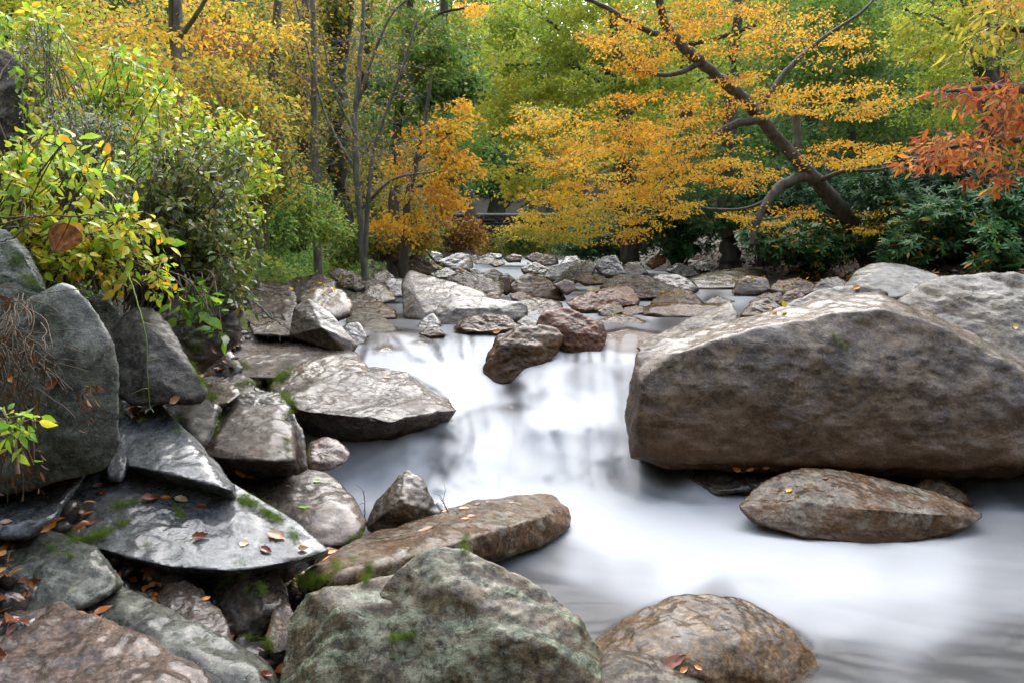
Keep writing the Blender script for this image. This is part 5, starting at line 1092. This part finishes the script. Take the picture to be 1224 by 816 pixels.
# ------------------------------------------------------------------ low wall with a path far up the valley
c0 = P(540, 262, 40); c1 = P(640, 262, 40)
root = empty('stone_wall', (c0[0], 40, gz(c0[0], 40))); tag(root, 'low dry stone wall crossing far up the valley', 'wall')
g = Geo(); rg = np.random.default_rng(9); I, Fc = ico(2)
ztop = float(P(600, 257, 40)[2]); x = c0[0] - 1
for row in range(6):
    x = c0[0] - 1.5 + rg.uniform(0, .3)
    while x < c1[0] + 1.5:
        wd = rg.uniform(.4, 1.0); h = .17
        Vb = np.sign(I) * np.abs(I) ** .45 * [wd / 2, .25, h / 2] * (1 + .12 * vnoise(I * 2 + x, 3)[:, None])
        g.add(Vb + [x + wd / 2, 40 + rg.uniform(-.05, .05), ztop - .12 - row * .175], None, Fc); x += wd + .02
me = g.mesh('stones', M['dark'], (c0[0], 40, gz(c0[0], 40))); link('stones', me, root)
g = Geo(); Vb = np.sign(I) * np.abs(I) ** .2 * [(c1[0] - c0[0]) / 2 + 1.5, .32, .06]; g.add(Vb + [(c0[0] + c1[0]) / 2, 40, ztop + .02], None, Fc)
link('coping', g.mesh('coping', bark_mat('pale coping stone', (.20, .195, .18), (.32, .31, .29), 0), (c0[0], 40, gz(c0[0], 40))), root)
# ------------------------------------------------------------------ small things found by looking where the stones are
bpy.context.view_layer.update()
dg = bpy.context.evaluated_depsgraph_get()


def hit(px, py):
    a = P(px, py, 1.0); o = Vector((0, 0, CAMZ)); dv_ = (Vector(a.tolist()) - o).normalized(); st = o.copy()
    for _ in range(12):
        ok, loc, nrm, i, ob, m = sc.ray_cast(dg, st, dv_)
        if not ok: return None
        if ob.name.startswith(('boulder', 'rock', 'ground')) and not ob.name.startswith('ground_'):
            if nrm.dot(dv_) > 0: nrm = -nrm
            return np.array(loc), np.array(nrm), ob
        st = loc + dv_ * .004
    return None


LC = {'rust': (.26, .07, .02), 'orange': (.62, .23, .025), 'yellow': (.72, .48, .05), 'tan': (.50, .30, .16), 'cream': (.66, .50, .24), 'red': (.20, .035, .02), 'pink': (.42, .22, .16), 'green': (.20, .36, .03), 'brown': (.13, .055, .025)}
LCM = {k: leaf_mat('fallen leaf ' + k, [(0, tuple(np.array(v) * .6)), (1, v)], rough=.25, trans=.2, spec=.7) for k, v in LC.items()}
NG = 10
def fallen(label, px, py, wpx, colr, ang=0.0, curl=.25, long=1.7):
    h = hit(px, py)
    if h is None: return
    c, n, ob = h; d_ = c[1]; Lr = wpx / F * d_
    rg = np.random.default_rng(int(px * 7 + py))
    n = unit(n + np.array([0, -.15, .25])); x = unit(np.cross(n, [math.sin(ang), -math.cos(ang), .01])); y = np.cross(n, x)
    u = np.linspace(0, 1, NG); v = np.linspace(-1, 1, 7)
    Uu, Vv = np.meshgrid(u, v, indexing='ij')
    w = np.sin(np.pi * np.clip(Uu, .02, .98) ** .8) ** .75 * .5 / long * (1 + .10 * np.sin(Uu * 40) * (abs(Vv) > .9))
    X_ = (Uu - .5) * Lr; Y_ = Vv * w * Lr
    Z_ = Lr * (curl * (abs(Vv) ** 1.6) * w * 1.2 + curl * .5 * (Uu - .5) ** 2 * 2 + .015 * rg.normal(size=Uu.shape)) + .0025
    Vt = c + X_[..., None] * x + Y_[..., None] * y + Z_[..., None] * n
    i = np.arange(NG * 7).reshape(NG, 7)
    Q_ = np.stack([i[:-1, :-1], i[1:, :-1], i[1:, 1:], i[:-1, 1:]], -1).reshape(-1, 4)
    g = Geo(); g.add(Vt.reshape(-1, 3), Q_, None, np.clip(.55 + .35 * rg.normal(size=NG * 7) * .6, 0, 1))
    s0 = c + (-.5 * Lr) * x + n * .004; g2 = spline(np.array([s0, s0 - x * Lr * .15 + n * .003, s0 - x * Lr * .32 + y * Lr * .08 + n * .002]), 5)
    tube(g, g2, [.0012, .001, .001, .0009, .0008], 4, .2)
    o = link('fallen_leaf', g.mesh('fallen_leaf', LCM[colr], c), None, c); tag(o, label, 'leaf', 'fallen autumn leaves on the stones')


for a in (
 ('curled brown leaf under the tip of the leaning slab', 180, 597, 22, 'rust', .3, .6), ('small orange leaf right of the curled brown leaf', 199, 595, 12, 'orange', .1), ('cream leaf folded over a brown one near the slab centre', 217, 598, 18, 'cream', -.2, .5), ('flat rust leaf in line right of the cream folded leaf', 241, 605, 13, 'rust', .2),
 ('dark curled leaf with an orange inside in the middle of the drilled slab', 240, 643, 19, 'rust', .4, .9), ('round cream leaf lying low on the drilled slab', 292, 649, 12, 'cream', 0, .1, 1.1), ('wide tan leaf near the right end of the drilled slab', 331, 641, 26, 'tan', -.4, .3), ('shiny dark red leaf below the wide tan leaf', 318, 658, 17, 'red', -.4, .4),
 ('crumpled tan leaf at the right tip of the drilled slab', 362, 657, 13, 'tan', .5, .9), ('pink brown leaf left of the moss on the drilled slab', 110, 624, 18, 'pink', .1), ('large wet black and orange leaf on the dark shelf', 56, 627, 20, 'orange', .8, .5), ('rust leaf under the corner of the tall slab', 76, 580, 17, 'rust', .6), ('small tan leaf at the far left edge of the dark shelf', 8, 624, 14, 'tan', .1),
 ('pale pink leaf beside a drill mark high on the drilled slab', 118, 580, 13, 'pink', 0), ('tiny rust leaf below the pale pink leaf', 124, 589, 10, 'rust', -.3),
 ('orange leaf wedged behind the upper edge of the mossy pale slab', 289, 563, 16, 'orange', .2, .6), ('second rust leaf beside the orange one on the mossy pale slab', 300, 567, 14, 'rust', -.3, .5), ('wet red brown leaf pair in the middle of the mossy pale slab', 323, 571, 17, 'rust', .1, .5), ('small pinkish leaf right of the red brown leaf pair', 345, 581, 8, 'pink', 0), ('long fresh green leaf on the edge of the mossy pale slab', 364, 606, 16, 'green', -.1, .1, 2.8), ('little olive leaf at the right of the mossy pale slab', 379, 575, 11, 'green', .3),
 ('bright orange leaf in the gap above the brown slab', 396, 659, 16, 'orange', .5), ('second orange leaf lower in the gap above the brown slab', 391, 667, 12, 'orange', 1.0),
 ('yellow orange leaf on the top of the brown slab', 555, 608, 15, 'orange', .2), ('rust leaf just below the yellow orange leaf', 564, 617, 14, 'rust', -.1), ('orange leaf left of the rust leaf on the brown slab', 557, 620, 11, 'orange', .1), ('small red leaf behind the yellow orange leaf', 572, 602, 9, 'red', .3), ('tiny rust leaf near the high edge of the brown slab', 584, 600, 7, 'rust', 0), ('tan leaf stuck flat low on the brown slab', 510, 632, 22, 'tan', .05, .1, 2.4), ('orange leaf by the dark stalk on the brown slab', 533, 611, 9, 'orange', .2), ('rust speck of a leaf near the wet end of the brown slab', 612, 601, 8, 'rust', .2),
 ('orange leaf on the crest of the huge boulder', 1024, 345, 9, 'orange', .4, .5, 1.2), ('yellow leaf on the pale crusted boulder', 1213, 391, 9, 'yellow', .9, .3), ('yellow leaf on the left half of the long flat wet boulder', 943, 586, 9, 'yellow', .5, .3, 1.2), ('red leaf near the top edge of the long flat wet boulder', 987, 571, 9, 'rust', .1, .4),
 ('orange leaf in the crevice below the huge boulder', 880, 559, 12, 'orange', .2, .5), ('second orange leaf further right in the crevice', 896, 559, 10, 'orange', -.2, .5), ('yellow leaf at the right end of the crevice', 915, 558, 9, 'yellow', .1), ('brown wet leaf pasted on the domed stone', 806, 790, 34, 'rust', .05, .1, 2.2), ('small orange leaf in the puddle of the domed stone', 818, 800, 12, 'orange', .3), ('second orange leaf right of the puddle on the domed stone', 834, 798, 11, 'orange', -.4),
 ('orange leaf caught on the tall square slab at the left edge', 15, 451, 14, 'orange', -.7, .3, 1.2), ('rust leaf on a stalk against the tall square slab', 66, 457, 20, 'rust', .2, .5), ('rust leaf crammed into the hollow beside the leaning slab', 163, 492, 17, 'rust', .5, .8), ('brown leaf under the rust one in the hollow', 172, 498, 15, 'brown', -.4, .8), ('orange leaf between the squat rock and the flat topped one', 257, 513, 10, 'orange', 1.2, .5),
 ('tan leaf above the moss on the squat rock', 210, 477, 15, 'tan', .2), ('small rust leaf on the wide sloping slab near the overhang', 256, 419, 9, 'rust', .1), ('pinkish leaf at the back of the wide sloping slab', 341, 411, 7, 'pink', .4), ('pinkish leaf on the back of the large wet boulder', 420, 436, 11, 'pink', .2), ('tan leaf on the crown of the large wet boulder', 462, 451, 10, 'tan', -.2),
 ('rust leaf cluster above the little falls', 447, 399, 12, 'rust', .1, .7), ('orange leaf beside the lichen covered stone', 594, 396, 10, 'orange', .2), ('orange leaf at the foot of the dark rounded boulder', 540, 394, 8, 'orange', .5),
 ('large orange leaf in the gap left of the lichen boulder', 327, 800, 22, 'orange', 1.2, .6), ('rust leaf standing in the gap left of the lichen boulder', 334, 790, 18, 'rust', 1.6, .6), ('brown leaf at the bottom of the same gap', 318, 808, 18, 'rust', .6, .6), ('orange leaf behind the moss edge of the round stone', 246, 716, 12, 'orange', 1.0, .4)):
    fallen(*a)

# leaf litter on the far shaded stones
g = Geo(); rg = np.random.default_rng(3)
for (cx, cy, rx, ry, n) in ((975, 328, 36, 8, 110), (870, 333, 50, 7, 40), (706, 345, 14, 4, 26), (940, 343, 16, 5, 22), (1150, 322, 40, 6, 14), (560, 318, 60, 8, 20), (400, 340, 60, 14, 30), (800, 352, 30, 6, 12), (930, 372, 16, 6, 8)):
    for _ in range(n):
        h = hit(cx + rg.normal() * rx * .5, cy + rg.normal() * ry * .5)
        if h is None: continue
        c, nn, ob = h
        leaves(g, (c + nn * .01)[None], unit(rg.normal(size=(1, 3))), unit(nn + rg.normal(size=3) * .3)[None], .07 * rg.uniform(.6, 1.2), rg.uniform(0, .9), 'quad')
o = link('leaf_litter', g.mesh('leaf_litter', LM['gold'], smooth=False)); tag(o, 'tiny orange leaves littering the far stones', 'leaf litter', kind='stuff')

# drifts of wet leaves caught in the dark gaps of the left bank
g = Geo()
for _ in range(9000):
    x = rg.uniform(-10, 430); y = rg.uniform(400, 815); a = P(x, y, 1.0)
    st = Vector((0, 0, CAMZ)); dv_ = (Vector(a.tolist()) - st).normalized(); ok, loc, nrm, i_, ob, m_ = sc.ray_cast(dg, st, dv_)
    if not ok or not (ob.name.startswith('gravel') or ob.name == 'ground' or 'base stone' in ob.get('label', '')) or rg.uniform() > .22: continue
    c = np.array(loc) + [0, -.01, .012]
    leaves(g, c[None] + rg.normal(size=(1, 3)) * .01, unit(rg.normal(size=(1, 3)) * [1, 1, .4]), unit(np.array([[0, -.4, 1.0]]) + rg.normal(size=(1, 3)) * .5), .05 * rg.uniform(.6, 1.3), rg.uniform(0, 1), 'ovate')
if g.n:
    o = link('leaf_drift', g.mesh('leaf_drift', leaf_mat('wet leaf drift', [(0, (.05, .02, .01)), (.5, (.20, .06, .02)), (.85, (.45, .16, .03)), (1, (.5, .3, .1))], rough=.3, spec=.5, trans=.15), smooth=False)); tag(o, 'drifts of wet brown and orange leaves in the gaps between the stones', 'leaf litter', kind='stuff')

# moss cushions: parts of the stone they grow on
MOSS = {}
rg = np.random.default_rng(12)
for (x0, y0, x1, y1, rad, n) in (
 (262, 700, 288, 676, 7, 420), (258, 720, 266, 700, 5, 200), (300, 762, 322, 772, 10, 500), (84, 648, 116, 640, 9, 560), (118, 640, 150, 624, 7, 320), (128, 608, 172, 600, 6, 200), (208, 606, 220, 622, 4, 130), (176, 652, 182, 656, 3, 40), (285, 596, 320, 612, 8, 620), (318, 612, 340, 628, 7, 300), (345, 632, 356, 650, 5, 140),
 (350, 694, 388, 692, 10, 900), (402, 674, 403, 682, 5, 120), (438, 674, 442, 684, 4, 110), (437, 692, 438, 695, 4, 80), (420, 672, 426, 672, 4, 60), (555, 640, 556, 662, 4, 160), (412, 648, 440, 633, 3, 120), (325, 458, 352, 442, 6, 380), (335, 470, 352, 486, 8, 420), (285, 460, 325, 456, 5, 300), (250, 472, 258, 478, 6, 160),
 (312, 545, 334, 542, 4, 180), (342, 525, 346, 548, 3, 100), (468, 762, 496, 760, 3, 120), (55, 652, 66, 662, 5, 150), (80, 658, 86, 666, 4, 90), (262, 430, 300, 438, 5, 260), (228, 432, 243, 464, 3, 180), (168, 502, 172, 508, 5, 100), (994, 400, 1012, 418, 2.5, 90), (262, 494, 258, 520, 4, 150), (308, 700, 316, 712, 3, 90), (296, 706, 300, 702, 3, 60), (328, 708, 322, 716, 3, 70), (210, 520, 216, 500, 3, 60), (8, 300, 45, 345, 9, 420), (340, 500, 348, 492, 4, 90), (372, 532, 370, 548, 3, 60), (236, 408, 240, 428, 4, 100)):
    for _ in range(int(n * 1.7)):
        t_ = rg.uniform(); x = x0 + (x1 - x0) * t_ + rg.normal() * rad * .62; y = y0 + (y1 - y0) * t_ + rg.normal() * rad * .38
        h = hit(x, y)
        if h is None or h[2].name.startswith('ground') or fbm(h[0][None] * 16, 2, 3)[0] < -.12 + .1 * rg.normal(): continue
        MOSS.setdefault(h[2].name, []).append((h[0], h[1]))
for nm, L_ in MOSS.items():
    c = np.array([a[0] for a in L_]); nn = np.array([a[1] for a in L_]); ob = bpy.data.objects[nm]; k = len(c)
    g = Geo()
    reps = 12
    c4 = np.repeat(c, reps, 0) + rg.normal(size=(k * reps, 3)) * .007; n4 = np.repeat(nn, reps, 0)
    lump = .5 + .5 * vnoise(c4 * 55, 3)
    dr = unit(n4 * .9 + [0, 0, .5] + rg.normal(size=c4.shape) * .55)
    leaves(g, c4 - n4 * .002 + n4 * (lump * .020)[:, None], dr, unit(rg.normal(size=c4.shape)), .0078 * rg.uniform(.6, 1.3, k * reps) * np.maximum(1, c4[:, 1] / 4.0), np.clip(.25 + .6 * lump * rg.uniform(.4, 1.2, k * reps), 0, 1), 'blade')
    link('moss', g.mesh('moss', LM['moss'], np.array(ob.location), smooth=False), ob)

# dead vines and grass hanging over the leftmost stones
rg = np.random.default_rng(8)
root = empty('dead_vine', P(10, 380, 2.45)); tag(root, 'tangle of dead brown vines and dry leaves hanging over the tall left slab', 'vine')
b0 = np.array(root.location); g = Geo()
for k in range(46):
    x = rg.uniform(-30, 50); L_ = rg.uniform(60, 230) * (1 - max(0, x) / 130); y = rg.uniform(345, 420)
    n = 9; t_ = np.linspace(0, 1, n)
    X_ = x + np.cumsum(rg.normal(size=n)) * 7 + t_ * rg.normal() * 14; Y_ = y + L_ * t_ + np.cumsum(rg.normal(size=n)) * 2
    D_ = 2.44 - .10 * np.sin(t_ * 3) + rg.normal() * .04
    tube(g, spline(P(X_, Y_, D_), 24), rg.uniform(.0009, .0024), 5)
for k in range(16):
    X_ = np.linspace(rg.uniform(-20, 20), rg.uniform(40, 110), 6) + rg.normal(size=6) * 4; Y_ = rg.uniform(345, 470) + np.linspace(0, rg.uniform(-25, 60), 6) + rg.normal(size=6) * 5
    tube(g, spline(P(X_, Y_, 2.40 + rg.normal() * .02), 20), rg.uniform(.0008, .0018), 5)
link('stems', g.mesh('stems', BK['twig'], b0), root)
g = Geo(); n = 300
c = P(np.concatenate([rg.uniform(-20, 50, 260), rg.normal(105, 7, 40)]), np.concatenate([rg.uniform(345, 590, 260), rg.uniform(455, 515, 40)]), 2.40 + rg.normal(size=n) * .03)
leaves(g, c, unit(rg.normal(size=(n, 3)) * [.5, .5, .5] + [0, 0, -1]), unit(rg.normal(size=(n, 3)) + [0, -1, 0]), rg.uniform(.012, .045, n), rg.uniform(0, .45, n) ** 1.5, 'long')
link('leaves', g.mesh('leaves', LM['brown'], b0, smooth=False), root)

# the one big dried leaf in front of the shrub
c = P(82, 268, 2.7); g = Geo()
u, v = np.meshgrid(np.linspace(0, 1, 22), np.linspace(-1, 1, 17), indexing='ij')
w = np.sin(np.pi * np.clip(u, .02, .985) ** .62) ** .7 * .50
rgh = .02 * np.sin(v * 9 + u * 3) * abs(v) + .012 * vnoise(np.stack([u.ravel() * 9, v.ravel() * 5, u.ravel() * 0], 1), 5).reshape(u.shape)
Ln = .12
Vt = c + Ln * (u[..., None] * unit(np.array([-.42, -.1, -.9])) + (v * w)[..., None] * unit(np.array([.9, .15, -.4])) + (rgh * 1.5 - .16 * v ** 2 * w + .1 * u * u)[..., None] * np.array([0.1, -1, .2]))
i = np.arange(u.size).reshape(u.shape)
g.add(Vt.reshape(-1, 3), np.stack([i[:-1, :-1], i[1:, :-1], i[1:, 1:], i[:-1, 1:]], -1).reshape(-1, 4), None, np.clip(.30 + .5 * 1.1 * fbm(np.stack([u.ravel() * 9, v.ravel() * 6, u.ravel() * 0 + 2], 1), 4, 8, .7) + .12 * np.cos(v.ravel() * 3 + u.ravel() * 22 * (abs(v.ravel()))), 0, 1))
pts = np.array([c + Ln * (a * unit(np.array([-.42, -.1, -.9])) + (.1 * a * a + .012) * np.array([.1, -1, .2])) for a in np.linspace(-.25, 1, 9)])
tube(g, pts, np.linspace(.0022, .0007, 9), 4, 0)
o = link('dried_leaf', g.mesh('dried_leaf', leaf_mat('large dried leaf', [(0, (.05, .02, .008)), (.5, (.20, .075, .02)), (.8, (.42, .20, .02)), (1, (.50, .36, .05))], rough=.25, trans=.35, spec=.6), c), None, c)
tag(o, 'big glossy brown dried leaf hanging in the shrub at the left edge', 'leaf')

def stick(name, label, pts, r, bark, cat='twig', n=26):
    L_ = np.array(pts, float); W = spline(P(L_[:, 0], L_[:, 1], L_[:, 2]), n); g = Geo(); rg = np.random.default_rng(len(label))
    tube(g, W + rg.normal(size=W.shape) * r * .5, np.linspace(r, r * .45, n), 6)
    for k in (n // 3, n // 2, 2 * n // 3):
        e = W[k] + rg.normal(size=3) * .05 * W[k, 1] / 3; tube(g, spline(np.array([W[k], (W[k] + e) / 2 + .01, e]), 5), np.linspace(r * .5, r * .2, 5), 4)
    o = link(name, g.mesh(name, BK[bark], W[0]), None, W[0]); tag(o, label, cat)
BK['stalk'] = bark_mat('green stalk', (.10, .16, .03), (.20, .28, .05), 0)
stick('creeper_stem', 'thin green creeper stem hanging straight down past the hollow rock', [(153, 325, 3.1), (165, 365, 3.05), (174, 400, 3.0), (177, 450, 3.0), (178, 480, 3.05), (183, 492, 3.05)], .0028, 'stalk', 'plant')
stick('branch', 'pale bare fallen branch sloping down right of the twiggy shrub', [(283, 345, 6.1), (305, 362, 6.1), (325, 380, 6.1), (350, 396, 6.2)], .011, 'grey', 'branch')
stick('branch', 'lower brown fallen branch crossing under the pale bare one', [(286, 372, 6.0), (305, 388, 6.0), (330, 384, 6.05), (348, 392, 6.1)], .007, 'grey', 'branch')
stick('twig', 'dark upright stalk between the pale slab and the pointed stone', [(436, 618, 3.5), (436, 602, 3.5), (435, 586, 3.5)], .003, 'dark')
stick('twig', 'little dark forked stalk right of the pointed stone', [(536, 613, 3.75), (531, 602, 3.75), (526, 594, 3.75)], .0035, 'dark')
stick('twig', 'pale curved twig at the top of the tangle on the left', [(-10, 290, 2.6), (15, 285, 2.6), (32, 268, 2.6), (50, 252, 2.6)], .0035, 'grey')
stick('twig', 'long brown branch lying level behind the big dried leaf', [(-20, 262, 3.0), (30, 260, 3.0), (60, 258, 3.0), (130, 258, 3.1)], .006, 'twig')
# ------------------------------------------------------------------ camera, light, world
cd = bpy.data.cameras.new('camera'); cam = bpy.data.objects.new('camera', cd); col.objects.link(cam)
cd.sensor_width = 36.0; cd.lens = F / 1224.0 * 36.0; cd.clip_start = .05; cd.clip_end = 600
cam.location = (0, 0, CAMZ); cam.rotation_euler = (math.pi / 2 - TH, 0, 0)
sc.camera = cam
w = bpy.data.worlds.new('World'); sc.world = w; w.use_nodes = True
nt = w.node_tree; bg = nt.nodes['Background']
sky = nt.nodes.new('ShaderNodeTexSky'); sky.sky_type = 'NISHITA'; sky.sun_disc = False
SE, SR = math.radians(50), math.radians(10)
sky.sun_elevation = SE; sky.sun_rotation = SR; sky.dust_density = 1.2; sky.air_density = 1.0; sky.ozone_density = .6
hs = nt.nodes.new('ShaderNodeHueSaturation'); hs.inputs['Saturation'].default_value = .5   # overcast: whiter sky
nt.links.new(sky.outputs[0], hs.inputs['Color']); nt.links.new(hs.outputs[0], bg.inputs[0]); bg.inputs[1].default_value = .15
sl = bpy.data.lights.new('sun', 'SUN'); so = bpy.data.objects.new('sun', sl); col.objects.link(so)
sl.energy = .9; sl.angle = math.radians(75); sl.color = (1, .95, .87)
# direction towards the sun (Nishita: rotation measured from +Y clockwise)
dv = Vector((math.sin(SR) * math.cos(SE), math.cos(SR) * math.cos(SE), math.sin(SE)))
so.rotation_euler = dv.to_track_quat('Z', 'Y').to_euler()
sc.view_settings.view_transform = 'Standard'; sc.view_settings.look = 'None'; sc.view_settings.gamma = 1; sc.view_settings.use_curve_mapping = False
sc.view_settings.exposure = EXPO
sc.render.engine = 'CYCLES'
sc.cycles.max_bounces = 8; sc.cycles.diffuse_bounces = 6; sc.cycles.transparent_max_bounces = 8; sc.cycles.caustics_reflective = False; sc.cycles.caustics_refractive = False
sc.cycles.use_denoising = True
sc.cycles.sample_clamp_indirect = 6
